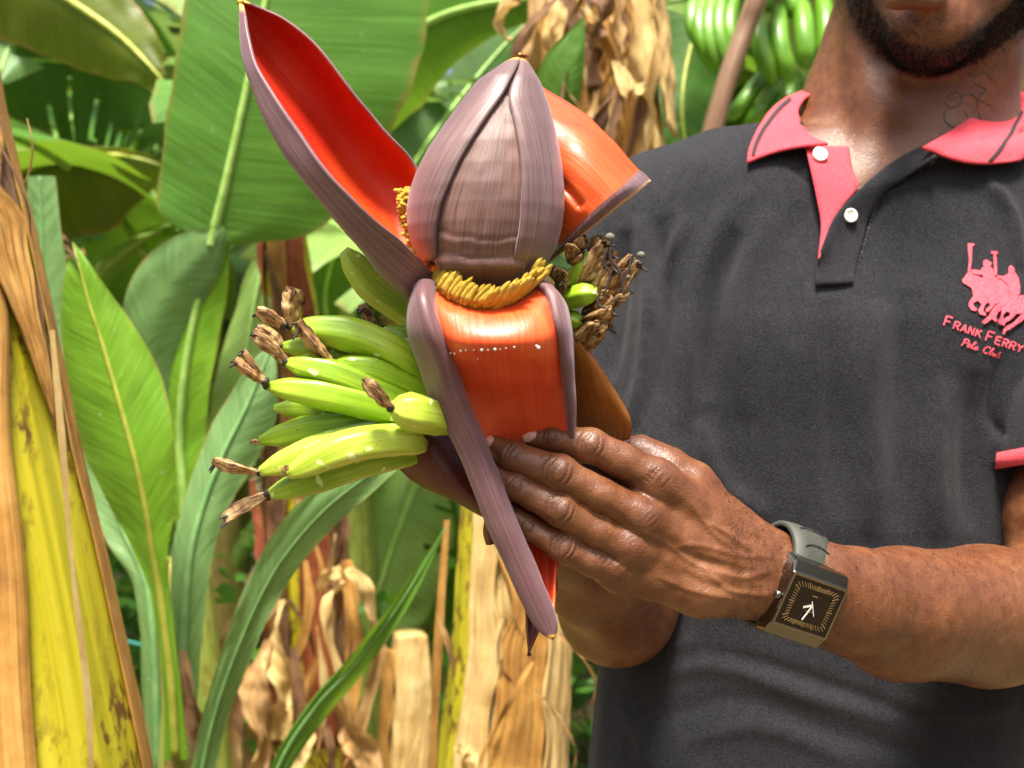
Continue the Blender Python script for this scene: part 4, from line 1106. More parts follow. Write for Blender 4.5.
# colour changes where the margin turns back and shows the outside of the bract: a real fold, so two faces of one sheet
def two_tone(name, g, split_fn, thick, m_in, m_out, parent):
    """front faces carry m_in where split_fn(i,j) is true, else m_out (the margin folded over)"""
    o = grid_obj(name, g, m_in, parent, thick=thick, matin=m_out, matrim=m_out)
    nu, nv = g.shape[:2]; k = 0
    for i in range(nu-1):
        for j in range(nv-1):
            if not split_fn(i/(nu-2), j/(nv-2)): o.data.polygons[k].material_index = 1
            k += 1
    return o
two_tone('bract', grain(gR, .0008, 60, 3), lambda u, v: u < .80, .0015, MAT['in_orange'], MAT['bract_out'], root_f)
# ---- front bract hanging down, margins rolled in; left margin shows its purple outside
# inside sheet
rows = [[(432, 290, .655), (450, 300, .648), (480, 306, .642), (510, 306, .642), (530, 296, .648), (541, 284, .656)],
        [(431, 302, .645), (450, 315, .634), (484, 322, .628), (518, 320, .629), (538, 310, .636), (551, 296, .648)],
        [(436, 325, .640), (455, 338, .627), (487, 342, .621), (520, 341, .622), (545, 334, .630), (558, 316, .646)],
        [(443, 346, .643), (460, 352, .634), (490, 355, .630), (520, 354, .631), (546, 351, .636), (562, 340, .650)],
        [(451, 368, .652), (470, 370, .648), (494, 371, .646), (522, 370, .647), (548, 370, .650), (566, 362, .656)],
        [(463, 400, .665), (482, 401, .668), (502, 402, .670), (526, 402, .671), (550, 401, .670), (569, 398, .668)],
        [(484, 450, .676), (500, 451, .684), (516, 452, .688), (534, 452, .690), (552, 452, .688), (570, 450, .682)],
        [(506, 510, .680), (518, 512, .690), (530, 512, .696), (543, 512, .698), (556, 512, .695), (570, 510, .688)],
        [(524, 560, .676), (532, 562, .686), (539, 562, .692), (546, 562, .694), (552, 562, .692), (559, 560, .684)],
        [(538, 596, .672), (542, 600, .678), (546, 602, .682), (549, 603, .683), (552, 602, .682), (556, 596, .677)],
        [(548, 620, .668), (549, 622, .670), (551, 624, .672), (552, 624, .672), (553, 623, .671), (555, 618, .670)]]
g = grain(sections(rows, 120, 34), .0006, 70, 5)
grid_obj('bract', g[:, ::-1], MAT['bract_out'], root_f, thick=-.0015, matin=MAT['in_orange'], matrim=MAT['in_orange'])
# rolled left margin
rows = [[(437, 284, .664), (432, 281, .650), (420, 282, .646), (412, 294, .655), (413, 300, .668)],
        [(436, 305, .656), (432, 302, .638), (421, 300, .633), (409, 312, .645), (412, 318, .664)],
        [(442, 330, .654), (441, 328, .636), (429, 330, .629), (411, 334, .642), (414, 340, .662)],
        [(452, 356, .656), (451, 355, .642), (440, 357, .634), (420, 361, .645), (421, 365, .664)],
        [(464, 394, .664), (463, 394, .652), (452, 395, .645), (433, 398, .652), (435, 402, .668)],
        [(486, 446, .672), (485, 446, .659), (476, 447, .653), (459, 449, .657), (461, 452, .670)],
        [(510, 508, .674), (509, 508, .661), (500, 509, .654), (484, 511, .657), (486, 514, .670)],
        [(530, 556, .674), (529, 556, .663), (520, 558, .657), (505, 560, .659), (507, 563, .670)],
        [(546, 594, .671), (545, 594, .663), (537, 598, .659), (524, 601, .661), (526, 603, .669)],
        [(555, 622, .667), (554.5, 622, .663), (549, 624, .661), (538, 626, .662), (540, 627, .667)],
        [(554, 637, .664), (553.5, 637, .662), (552, 637, .6615), (550, 637, .662), (551, 637, .664)]]
g = grain(sections(rows, 120, 26), .0005, 60, 8)
mar = grid_obj('rolled_margin', g, MAT['bract_out'], root_f, thick=-.0012)
tube_obj('bract_tip', np.array([P(551, 634, .662), P(552.5, 637, .662), P(553, 640, .663)]), [.0012, .0013, .0004], MAT['flower_yellow'], root_f, n=8)
# rolled right margin
rows = [[(530, 284, .664), (534, 280, .652), (548, 284, .650), (556, 292, .662)],
        [(546, 300, .652), (549, 296, .642), (560, 300, .644), (565, 306, .662)],
        [(552, 325, .645), (556, 322, .636), (566, 326, .642), (571, 332, .662)],
        [(558, 350, .650), (562, 348, .641), (569, 352, .648), (572, 358, .664)],
        [(563, 375, .658), (566, 375, .651), (571, 376, .656), (573, 380, .668)],
        [(567, 405, .668), (570, 405, .662), (573, 406, .666), (574, 408, .674)],
        [(570, 450, .682), (572, 450, .678), (574, 450, .681), (575, 450, .686)]]
g = grain(sections(rows, 60, 16), .0005, 60, 9)
grid_obj('rolled_margin', g[:, ::-1], MAT['bract_out'], root_f, thick=-.0012)
# crease with white sap drops
Sf = Surf(*[(np.array([v.co[:] for v in o.data.vertices]), np.array([list(p.vertices) for p in o.data.polygons if len(p.vertices) == 4])) for o in root_f.children if o.name.startswith('bract') and len(o.data.polygons) > 200])
V, Fc = [], []
for (x, y, r) in [(461, 350, 1.6), (466, 349.5, 1), (482, 349, 1.9), (488, 349.2, 1.2), (495, 348.5, 1.7), (500, 348.6, .9), (506, 347.6, .8), (514, 346.5, .9), (538, 347, 2.0), (536, 345.5, 1.1), (451, 352.5, .9), (455, 353, 1.2), (478, 358, .8), (474, 349.3, .8)]:
    c, n = Sf.hit(x, y, .0004); k0 = len(V); rr = r/FPX*c[1]; seg = 8
    for a in range(4):
        th = math.pi*a/8*1.0
        for b in range(seg): V.append(c+np.array([math.cos(b*math.pi/4)*math.cos(th)*rr, -math.sin(th)*rr*.8, math.sin(b*math.pi/4)*math.cos(th)*rr]))
    V.append(c+np.array([0, -rr*.85, 0]))
    for a in range(3):
        for b in range(seg): Fc.append([k0+a*seg+b, k0+a*seg+(b+1) % seg, k0+(a+1)*seg+(b+1) % seg, k0+(a+1)*seg+b])
    for b in range(seg): Fc.append([k0+3*seg+b, k0+3*seg+(b+1) % seg, k0+4*seg])
mesh_obj('sap_drops', V, Fc, MAT['drop'], root_f)
# ---- second bract behind, its dark red tip below
rows = [[(500, 420, .716), (520, 420, .722), (545, 420, .722), (570, 420, .714)], [(505, 500, .712), (520, 500, .718), (540, 500, .718), (560, 500, .710)], [(515, 560, .704), (525, 560, .708), (540, 560, .708), (556, 560, .702)],
        [(524, 600, .697), (530, 602, .699), (540, 602, .699), (557, 590, .695)], [(526, 630, .690), (530, 632, .691), (536, 630, .691), (545, 618, .689)], [(527, 645, .688), (529, 648, .688), (532, 644, .688), (537, 636, .687)], [(528, 655, .686), (528.6, 656, .686), (529.5, 655, .686), (530, 654, .686)]]
grid_obj('bract', grain(sections(rows, 60, 14), .0006, 60, 4), MAT['in_red'], root_f, thick=.0015, matin=MAT['bract_dark'], matrim=MAT['bract_dark'])
rows = [[(506, 505, .70), (492, 516, .690), (484, 522, .70)], [(504, 524, .695), (490, 530, .686), (483, 533, .697)], [(496, 543, .694), (491, 545, .690), (486, 545, .695)]]
grid_obj('bract', sections(rows, 14, 8), MAT['bract_dark'], root_f, thick=.0012)
# ---- dark maroon bract under the fruit
rows = [[(470, 400, .745), (440, 395, .725), (415, 405, .715), (400, 420, .722)], [(480, 425, .730), (445, 428, .700), (412, 428, .694), (386, 431, .712)], [(490, 460, .725), (455, 458, .692), (418, 455, .690), (393, 455, .708)],
        [(500, 490, .722), (468, 486, .690), (438, 482, .692), (412, 478, .706)], [(510, 512, .722), (488, 508, .695), (464, 502, .700), (440, 493, .710)], [(520, 530, .722), (504, 524, .705), (488, 516, .709), (470, 505, .716)]]
grid_obj('bract', grain(sections(rows, 50, 26), .001, 50, 6), MAT['in_old'], root_f, thick=-.0018, matin=MAT['bract_dark'], matrim=MAT['in_old'])
# ---- withered orange bract on the right
rows = [[(556, 330, .690), (568, 322, .684), (580, 330, .690), (584, 342, .700)], [(558, 360, .700), (576, 350, .684), (594, 358, .684), (600, 368, .700)], [(560, 395, .710), (584, 382, .692), (608, 386, .688), (618, 396, .700)],
        [(566, 430, .722), (594, 418, .704), (618, 414, .696), (630, 420, .702)], [(575, 470, .738), (600, 455, .72), (620, 442, .712), (630, 438, .712)]]
grid_obj('bract', grain(sections(rows, 50, 26), .002, 40, 12), MAT['in_old'], root_f, thick=-.0016)
# ---- ring of yellow male flowers under the bud, and the line of them at the left
def floret(c, d, L, r, parent, mat=None, bend=None, name='floret', n=8):
    d = np.array(d, float); d /= np.linalg.norm(d); b = np.array([0, 0, -1.]) if bend is None else np.array(bend, float)
    t = np.linspace(0, 1, 9)[:, None]; C_ = np.asarray(c)+d*L*t+b*L*.22*t*t
    return tube_arrays(C_, r*np.interp(t.ravel(), [0, .15, .7, .9, 1], [.5, 1, .9, .7, .15]), n, lambda a: 1+.12*np.cos(3*a))
def tubes(name, arrs, mat, parent):
    V, Fc, U, o = [], [], [], 0
    for p in arrs:
        nu, n = p.shape[:2]; V.append(p.reshape(-1, 3)); Fc.append(gridfaces(nu, n, True)+o); o += nu*n
        uu, vv = np.meshgrid(np.linspace(0, 1, nu), np.linspace(0, 1, n), indexing='ij'); U.append(np.stack([uu, vv], -1).reshape(-1, 2)+nrg.uniform(0, 3))
    return mesh_obj(name, np.vstack(V), np.vstack(Fc), mat, parent, uv=np.vstack(U))
arc = spline([(431, 280, .662), (437, 290, .650), (452, 300, .640), (472, 306, .633), (494, 305, .632), (514, 297, .636), (530, 283, .648)], 30)
for row, (dy, dY, L) in enumerate(((4, .005, .0140), (0, .002, .0125), (-4, -.001, .0105))):
    A = []
    for k, (x, y, Y) in enumerate(arc):
        c = P(x+rng.uniform(-1, 1), y+dy, Y+dY); A.append(floret(c, (.45+rng.uniform(-.16, .16), -.25+rng.uniform(-.12, .1), .62+rng.uniform(-.15, .12)), L*rng.uniform(.75, 1.15), .0018*rng.uniform(.75, 1.2), None, bend=(.5+rng.uniform(-.3, .3), -.3, .3)))
    tubes('male_flowers', A, MAT['flower_yellow'], root_f)
A = []
for k in range(330):
    t = rng.random(); x = 404+18*t+rng.uniform(-4, 9); y = 192+76*t; 
    A.append(floret(P(x, y, .672+rng.uniform(-.006, .004)), (-.6+rng.uniform(-.3, .3), -.4, .3+rng.uniform(-.4, .4)), .005*rng.uniform(.7, 1.2), .0013, None, n=6))
tubes('male_flowers', A, MAT['flower_yellow'], root_f)
# ---- stalk behind
tube_obj('stalk', spline([P(488, 285, .685), P(488, 330, .705), P(487, 400, .735), P(486, 480, .76)], 14), np.linspace(.020, .016, 14), MAT['banana'], root_f, n=16)
# ---- fruit
def ridge5(a):
    q = np.mod(a, 2*np.pi/5)-np.pi/5; p = np.cos(np.pi/5)/np.cos(q); return (.08+.92*p)*1.12
def banana(pts, rpx, mat, parent, roll=0, name='banana', tipr=.30):
    n = 26; C_ = PA(spline(pts, n)); t = np.linspace(0, 1, n)
    rr = rpx/FPX*np.interp(t, [0, .08, .3, .7, .9, .97, 1], [.5, .68, .95, 1.0, .72, .42, tipr])*pts[0][2]
    return tube_obj(name, C_, rr, mat, parent, n=30, prof=ridge5, roll=roll)
def dried(c, d, L, r, parent, seed):
    """withered flower: folded papery tube with a black collar and curled lobes"""
    rg = random.Random(seed); c = np.asarray(c); d = np.array(d, float); d /= np.linalg.norm(d)
    side = np.cross(d, [0, 1, 0]); side /= np.linalg.norm(side)
    t = np.linspace(0, 1, 14)[:, None]; C_ = c+d*L*t+side*L*rg.uniform(-.22, .22)*t*t
    pts = tube_arrays(C_, r*np.interp(t.ravel(), [0, .08, .3, .6, .85, 1], [.55, .7, 1.0, 1.2, 1.05, .75]), 16, lambda a: 1+.38*np.cos(3*a+seed)+.22*np.cos(7*a), flat=.75)
    v = pts.reshape(-1, 3); v = v+np.array([[mnoise.noise(Vector(p)*260+Vector((seed*3, k, 0))) for k in (0, 7, 13)] for p in v])*r*.30
    pts = v.reshape(pts.shape); f = gridfaces(14, 16, True)
    uu, vv = np.meshgrid(np.linspace(0, 1, 14), np.linspace(0, 1, 16), indexing='ij')
    o = mesh_obj('dried_flower', v, f, MAT['flower_dry'], parent, uv=np.stack([uu, vv], -1).reshape(-1, 2))
    B = [tube_arrays(c+d*L*np.linspace(-.06, .10, 4)[:, None], r*np.array([.55, .85, .8, .6]), 10)]
    for k in range(2):
        e = C_[-1]; dd = d*rg.uniform(.5, 1)+side*rg.uniform(-.8, .8)+np.array([0, rg.uniform(-.6, .4), rg.uniform(-.5, .3)]); dd /= np.linalg.norm(dd); q = np.linspace(0, 1, 7)[:, None]
        B.append(tube_arrays(e-d*L*.14+dd*L*.26*q+np.array([0, 0, -1])*L*.1*q*q, r*np.array([.5, .55, .5, .42, .4, .35, .2]), 8, flat=.55))
    tubes('flower_collar', B, MAT['flower_black'], o)
    return o
BAN = [ # points base->tip, radius px, material, flower (direction x,z and length m, radius), roll
 ([(440, 372, .704), (424, 356, .702), (402, 342, .700), (378, 334, .700)], 17, 'banana', (-.55, .75, .017, .0036), .3),
 ([(436, 388, .694), (404, 358, .682), (352, 334, .676), (292, 327, .676)], 18, 'banana', (-.10, .9, .019, .0048), .1),
 ([(438, 398, .690), (410, 384, .684), (372, 369, .676), (334, 364, .672)], 14, 'banana', (-.75, .65, .027, .0042), .5),
 ([(430, 396, .704), (390, 372, .694), (335, 350, .688), (282, 346, .688)], 13.5, 'banana', (-.6, .6, .016, .0038), .8),
 ([(430, 410, .690), (385, 394, .678), (335, 374, .670), (286, 362, .670)], 14.5, 'banana', (-.6, .75, .021, .0042), .2),
 ([(426, 422, .684), (380, 408, .674), (325, 394, .668), (268, 386, .668)], 15, 'banana', (-.72, .72, .021, .0038), .9),
 ([(420, 428, .702), (372, 418, .696), (320, 410, .692), (274, 408, .692)], 11.5, 'banana', None, .3),
 ([(420, 434, .700), (370, 424, .692), (315, 428, .686), (260, 441, .684)], 14, 'banana', (-.35, -.1, .005, .0018), .6),
 ([(420, 440, .692), (380, 436, .678), (320, 450, .670), (260, 472, .670)], 15, 'banana_pale', (-.9, .1, .023, .0034), .2),
 ([(422, 446, .684), (396, 440, .668), (344, 448, .658), (288, 475, .656)], 16.5, 'banana_pale', (-.2, .5, .005, .0018), .5),
 ([(420, 456, .702), (375, 461, .692), (320, 478, .684), (268, 495, .680)], 14.5, 'banana', (-.85, -.35, .024, .0042), .1),
 ([(410, 448, .712), (370, 446, .704), (318, 456, .700), (270, 462, .700)], 11, 'banana', None, .5),
 ([(458, 424, .690), (440, 417, .672), (415, 412, .655), (392, 408, .648)], 18.5, 'banana_pale', (-.62, .70, .019, .0042), .4)]
for k, (pts, r, m, fl, roll) in enumerate(BAN):
    pts = [(a, b, c-.008) for a, b, c in pts]
    b = banana(pts, r, MAT[m], root_f, roll)
    if fl:
        tip = P(*pts[-1]); dried(tip, (fl[0], -.25, fl[1]), fl[2]*1.08, fl[3]*.88, b, k*1.7+.4)
for k, (x, y, Y, dx, dz, L, r) in enumerate([(284, 326, .664, -.75, .65, .016, .0038), (266, 382, .656, -.9, .5, .020, .0032)]):
    dried(P(x, y, Y), (dx, -.3, dz), L, r, root_f, 20+k*2.3)
banana([(446, 345, .722), (420, 318, .715), (375, 285, .705), (344, 250, .700)], 17, MAT['banana_pale'], root_f, .4)
# fruit and withered flowers on the right
for pts, r, m in [([(552, 300, .700), (568, 285, .690), (582, 268, .684), (586, 252, .684)], 9.5, 'banana'), ([(552, 306, .690), (568, 300, .682), (584, 295, .676), (597, 294, .674)], 11.5, 'banana'),
                  ([(552, 322, .696), (562, 320, .688), (574, 320, .684), (583, 324, .682)], 9.5, 'banana'), ([(556, 296, .700), (566, 292, .694), (578, 284, .690), (584, 281, .690)], 9, 'banana_pale')]:
    banana(pts, r, MAT[m], root_f, .3, tipr=.6)
RD = [(578, 292, 606, 240, 8), (590, 300, 612, 262, 7), (596, 292, 618, 254, 6), (600, 300, 624, 252, 5.5), (604, 300, 640, 262, 6.5), (606, 306, 636, 272, 6), (600, 312, 632, 296, 6), (584, 322, 612, 312, 8), (586, 316, 616, 300, 8.5), (578, 338, 606, 318, 8), (574, 250, 586, 238, 6), (570, 262, 580, 250, 6), (590, 250, 600, 236, 5), (560, 282, 554, 268, 6), (566, 296, 558, 284, 5.5), (604, 288, 622, 276, 5)]
for k, (x0, y0, x1, y1, r) in enumerate(RD):
    a, b = P(x0, y0, .682+.001*(k % 5)), P(x1, y1, .670+.002*(k % 7)); dried(a, b-a, np.linalg.norm(b-a), r/FPX*.66, root_f, 50+k*1.9)
for k, (x0, y0, x1, y1, wd) in enumerate([(582, 300, 604, 256, 11), (588, 316, 608, 290, 10), (576, 340, 600, 322, 12), (590, 330, 612, 306, 9), (596, 312, 628, 296, 7), (600, 296, 628, 268, 7), (572, 262, 566, 244, 9), (562, 292, 558, 268, 8), (584, 350, 604, 330, 8)]):
    Cw = PA(spline([(x0, y0, .684), ((x0+x1)/2+3, (y0+y1)/2-3, .674), (x1, y1, .668)], 16)); g = np.zeros((16, 9, 3)); T_, S_, B_ = frames(Cw)
    ww = wd/FPX*.68*np.interp(np.linspace(0, 1, 16), [0, .3, .8, 1], [.5, 1, .7, .15])
    dxy = np.array([-(y1-y0), 0, -(x1-x0)], float); dxy = np.array([(y1-y0), 0, (x1-x0)])/math.hypot(x1-x0, y1-y0)
    for i in range(16):
        for j in range(9):
            v = -1+j/4; g[i, j] = Cw[i]+dxy*v*ww[i]*.8+np.array([0, 1., 0])*ww[i]*(.6*v*v+.9*mnoise.noise(Vector((v*1.5, i*.3, k*4)))); 
    grid_obj('withered_petal', g, MAT['flower_dry'], root_f, thick=.0006)
W = []
for L in [[(612, 242), (610, 258), (620, 272), (624, 296)], [(608, 248), (603, 262), (610, 274), (606, 290)], [(632, 256), (628, 272), (626, 280)], [(600, 290), (598, 304), (606, 308)]]:
    C_ = PA(spline([(a, b, .664) for a, b in L], 14)); W.append(tube_arrays(C_, np.full(14, .0007), 6))
tubes('withered_style', W, MAT['flower_black'], root_f)
W = []
for (x, y, r) in [(610, 237, 4.2), (641, 255, 3.6), (628, 277, 2.2)]:
    th = np.linspace(.02, math.pi-.02, 9); c = P(x, y, .664); rr = r/FPX*.664
    W.append(tube_arrays(np.stack([np.full(9, c[0]), np.full(9, c[1]), c[2]+np.cos(th)*rr], 1), np.sin(th)*rr+1e-5, 12, lambda a: 1+.16*np.cos(4*a)))
tubes('stigma', W, M('grey_stigma', (.13, .13, .10), .85).m, root_f)
settle(root_f)
# ================================================================== THE PLANTATION
def plain(name, a, b, sc, rough=.9):
    m = M(name, rough=rough); n = m.noise(m.coord(), sc, 6, .65); m.base(m.ramp(n, [(.35, a), (.65, b)])); m.bump(n, .6, .03); return m.m
MAT['earth'] = plain('leaf_littered_earth', (.05, .035, .02), (.16, .12, .05), 3)
x0, x1, nn = -60, 60, 61
gx, gy = np.meshgrid(np.linspace(-60, 60, 81), np.concatenate([np.linspace(-4, 12, 50), np.linspace(13, 150, 40)]), indexing='ij')
gz = np.array([[.05*mnoise.noise(Vector((a*.8, b*.8, 0))) for a, b in zip(r1, r2)] for r1, r2 in zip(gx, gy)])
o = grid_obj('ground', np.stack([gx, gy, gz], -1)[:, ::-1], MAT['earth']); tag(o, kind='structure')

def leaf_geo(C_, S, D, wl, wr, dl, dr, nv=15, wave=.012, seed=0, tear=0, freq=9, curl=.0, thickv=None, fold=.10):
    """C midrib points, S unit side vectors, D unit vectors away from the sun side; wl/wr half widths; dl/dr how far each edge drops along D"""
    n = len(C_); v = np.linspace(-1, 1, nv*2+1); pts = np.zeros((n, len(v), 3)); L = np.linalg.norm(np.diff(C_, axis=0), axis=1).sum()
    s = np.concatenate([[0], np.cumsum(np.linalg.norm(np.diff(C_, axis=0), axis=1))])
    rg = random.Random(seed); drop = np.zeros((n-1, len(v)-1), bool)
    sag = np.zeros((n, 2))
    for side in (0, 1):
        cuts = sorted(rg.sample(range(3, n-3), min(tear, n-7))) if tear else []
        seg = 0; val = rg.uniform(-1, 1)
        for i in range(n):
            if seg < len(cuts) and i > cuts[seg]: seg += 1; val = rg.uniform(-1, 1)
            sag[i, side] = val
        for c in cuts:
            depth = rg.uniform(.15, .75)
            for j in range(len(v)-1):
                vm = (v[j]+v[j+1])/2
                if (vm < 0) == (side == 0) and abs(vm) > depth: drop[c, j] = True
    for j, a in enumerate(v):
        side = 0 if a < 0 else 1; w_ = wl if side == 0 else wr; d_ = dl if side == 0 else dr; q = abs(a)
        rip = wave*q**1.5*np.array([mnoise.noise(Vector((x*freq, q*1.2+side*5, seed*3.1)))+.5*mnoise.noise(Vector((x*freq*2.7, q*2+side*5, seed*7.1))) for x in s])
        edge = 1+.05*np.array([mnoise.noise(Vector((x*14, side*9, seed)))for x in s])*(q**3)
        off = d_*q**1.6-fold*w_*(1-(1-min(1, q*3))**2)*0+rip+(sag[:, side]*w_*.14*q**2 if tear else 0)
        pts[:, j] = C_+S*(np.sign(a)*q*w_*edge)[:, None]+D*off[:, None]
    uu, vv = np.meshgrid(np.linspace(0, 1, n)*max(.3, L), v*.5+.5, indexing='ij')
    return pts, np.stack([uu, vv], -1).reshape(-1, 2), drop
def leaf_px(parent, st, mat, rib='rib', n=56, name='leaf', wave=.010, tear=0, seed=0, ribr=.006, freq=7, nv=12, rib_end=.15):
    """st rows: px, py, Y, left half width px, right half width px, edge drops in metres; 'left' is left of the direction of travel"""
    A = spline(np.array(st, float), n); C_ = PA(A[:, :3]); T_ = np.gradient(C_, axis=0)
    S = np.stack([T_[:, 2], np.zeros(n), -T_[:, 0]], 1); S /= np.maximum(np.linalg.norm(S, axis=1, keepdims=True), 1e-6)      # to the right of travel, in the plane facing us
    k = A[:, 2]/FPX; D = np.tile([0, 1., 0], (n, 1))
    pts, uv, drop = leaf_geo(C_, S, D, np.maximum(A[:, 3], 0)*k, np.maximum(A[:, 4], 0)*k, A[:, 5], A[:, 6], nv, wave, seed, tear, freq)
    o = grid_obj(name, pts, MAT[mat], parent, uv=uv, drop=drop)
    if rib:
        rr = ribr*np.linspace(1, rib_end, n); tube_obj('midrib', C_+np.array([0, -.0015, 0]), rr, MAT[rib], o, n=8)
    return o
def stalk_px(name, pts, rpx, mat, parent, n=24, nn=12, flat=1.0):
    A = spline(np.array(pts, float), n); t = np.linspace(0, 1, n)
    rr = np.interp(t, np.linspace(0, 1, len(rpx)), rpx)*A[:, 2]/FPX
    return tube_obj(name, PA(A), rr, MAT[mat], parent, n=nn, flat=flat)
def sheath(name, C_, rad, a0, a1, t0, t1, mat, parent, off=.004, seed=0, lift=.0, nu=48, nv=22, ragged=.25, taper=.0, a1t=None):
    """an old leaf base wrapped round part of a stem; a0..a1 degrees, 0 = facing us, + to the right"""
    C_ = np.asarray(C_); n = len(C_); pts = np.zeros((nu, nv, 3)); rg = random.Random(seed)
    a1b = a1
    for i in range(nu):
        if a1t is not None: a1 = a1b+(a1t-a1b)*i/(nu-1)
        t = t0+(t1-t0)*i/(nu-1); k = t*(n-1); k0 = min(int(k), n-2); f = k-k0; c = C_[k0]*(1-f)+C_[k0+1]*f; r_ = rad[k0]*(1-f)+rad[k0+1]*f
        for j in range(nv):
            s_ = j/(nv-1); e = abs(2*s_-1)
            wob = ragged*mnoise.noise(Vector((i*.16, seed*3+(2 if s_ > .5 else 0), 0)))
            lo, hi = a0+(a1-a0)*.12*wob*6*(1 if s_ < .5 else 0), a1+(a1-a0)*.12*wob*6*(1 if s_ > .5 else 0)
            if taper: lo = hi-(hi-lo)*min(1, .04+i/nu/taper)
            a = R(lo+(hi-lo)*s_)
            rr = r_+off+lift*e**4+.35*off*mnoise.noise(Vector((i*.3, j*.5, seed)))+off*.5*mnoise.noise(Vector((seed, j*.8, i*.04)))
            pts[i, j] = c+np.array([math.sin(a), -math.cos(a), 0])*rr
    return grid_obj(name, pts, MAT[mat], parent, thick=.0015)
def dry_leaf(parent, pts, w_px, mat='dry', seed=0, n=46, nv=9, name='dry_leaf', crumple=.5, twist=1.2):
    """a hanging, shrivelled leaf: ribbon that twists and crumples as it goes"""
    A = spline(np.array(pts, float), n); C_ = PA(A); T_, S, B = frames(C_); g = np.zeros((n, nv, 3)); W = np.interp(np.linspace(0, 1, n), np.linspace(0, 1, len(w_px)), w_px)*A[:, 2]/FPX
    for i in range(n):
        tw = twist*mnoise.noise(Vector((i*.05, seed*5.3, 0)))*2.2
        ax = np.array([1, 0, 0])*math.cos(tw)+np.array([0, 1., 0])*math.sin(tw)
        ax = ax-T_[i]*(ax@T_[i]); ax /= max(np.linalg.norm(ax), 1e-6); bx = np.cross(T_[i], ax)
        for j in range(nv):
            v = -1+2*j/(nv-1)
            z = crumple*W[i]*(mnoise.noise(Vector((v*1.6, i*.10, seed)))+.6*mnoise.noise(Vector((v*4, i*.22, seed+9)))+.5*v*v)
            g[i, j] = C_[i]+ax*v*W[i]*(1-.25*abs(mnoise.noise(Vector((i*.2, seed, 4)))))+bx*z
    return grid_obj(name, g, MAT[mat], parent)

def shreds(parent, x0, x1, y0, y1, Y, n, seed, wmax=9):
    rg = random.Random(seed)
    for k in range(n):
        x, y = rg.uniform(x0, x1), rg.uniform(y0, y1); L = rg.uniform(40, 130); a = rg.uniform(-.5, .5); c = rg.uniform(-18, 18); Yk = Y+rg.uniform(-.04, .03)
        w_ = rg.uniform(2, wmax)
        dry_leaf(parent, [(x, y, Yk), (x+a*L*.4+c, y+L*.35, Yk-.01), (x+a*L*.8+c, y+L*.7, Yk), (x+a*L, y+L, Yk+.01)], [w_*.4, w_, w_*.7, w_*.2], rg.choice(['dry', 'dry_pale', 'dry_sheath', 'dry_brown', 'dry_brown']), seed+k, n=26, nv=6, crumple=rg.uniform(.3, 1.0), twist=rg.uniform(.8, 3), name='leaf_shred')
GP = 'banana plants of the plantation'
def plant(x, y, label, name='banana_plant', group=GP, cat='banana plant'):
    return empty(name, (x, y, 0), label, cat, group)
def px_root(px, Y): return (px-512)/FPX*Y

# ---- 1. trunk at the left edge
pA = plant(px_root(20, 1.3), 1.3, 'thick yellow-green banana stem with peeling brown sheaths at the left edge')
st = spline(np.array([(62, 1500, 1.30), (40, 900, 1.24), (20, 700, 1.22), (-22, 450, 1.2), (-58, 250, 1.2), (-85, 120, 1.2), (-110, -60, 1.2)], float), 60); CA = PA(st)
rA = np.interp(np.linspace(0, 1, 60), [0, .3, .5, 1], [125, 112, 92, 78])*1.2/FPX
tube_obj('pseudostem', CA, rA, MAT['stem'], pA, n=40)
sheath('dry_sheath', CA, rA, -120, 8, .05, .98, 'dry_sheath', pA, .007, 1, .004, ragged=.05, a1t=75)
sheath('dry_sheath', CA, rA, 18, 70, .52, 1.0, 'dry_sheath', pA, .012, 2, .004, ragged=.3, taper=.6)
sheath('dry_sheath', CA, rA, -40, 30, .60, 1.0, 'dry', pA, .016, 8, .004, ragged=.3, taper=.3)
sheath('dry_sheath', CA, rA, 86, 112, .10, 1.0, 'dry_sheath', pA, .004, 3, .002, ragged=.1)
sheath('dry_sheath', CA, rA, 40, 78, .50, 1.0, 'dry_brown', pA, .007, 7, .003, ragged=.35, taper=.5)
dry_leaf(pA, [(52, 330, 1.09), (62, 440, 1.09), (72, 560, 1.095), (88, 700, 1.10), (92, 800, 1.11)], [3, 4, 2.5, 4, 2], 'dry_pale', 4, crumple=.3, twist=.3)
shreds(pA, -10, 30, 100, 300, 1.09, 3, 700, 5)
settle(pA)

# ---- 2. young sucker whose leaves stand between the trunk and the fruit
pB = plant(px_root(182, 1.55), 1.55, 'young banana sucker with upright fresh green leaves next to the left trunk', 'banana_sucker')
stalk_px('pseudostem', [(190, 1500, 1.56), (188, 1100, 1.56), (182, 820, 1.56), (176, 690, 1.56)], [42, 36, 27, 14], 'stem_green', pB)
leaf_px(pB, [(176, 760, 1.50, 12, 12, 0, 0), (171, 680, 1.49, 9, 9, 0, 0), (161, 600, 1.48, 9, 9, 0, 0), (153, 555, 1.47, 20, 14, .01, .0), (146, 510, 1.46, 38, 27, .02, .01), (134, 455, 1.45, 54, 38, .03, .012), (119, 400, 1.45, 57, 44, .03, .012),
            (103, 345, 1.45, 46, 36, .02, .01), (90, 305, 1.45, 33, 24, .01, .008), (80, 268, 1.45, 16, 11, .0, 0), (73, 243, 1.46, 1, 1, 0, 0)], 'leaf_yellow', 'rib_y', seed=1, wave=.008, ribr=.0055, n=64)
dry_leaf(pB, [(73, 246, 1.455), (66, 240, 1.455), (62, 236, 1.46), (70, 250, 1.45), (78, 262, 1.44)], [3, 3, 2, 3, 1], 'dry_brown', 11, name='withered_tip')
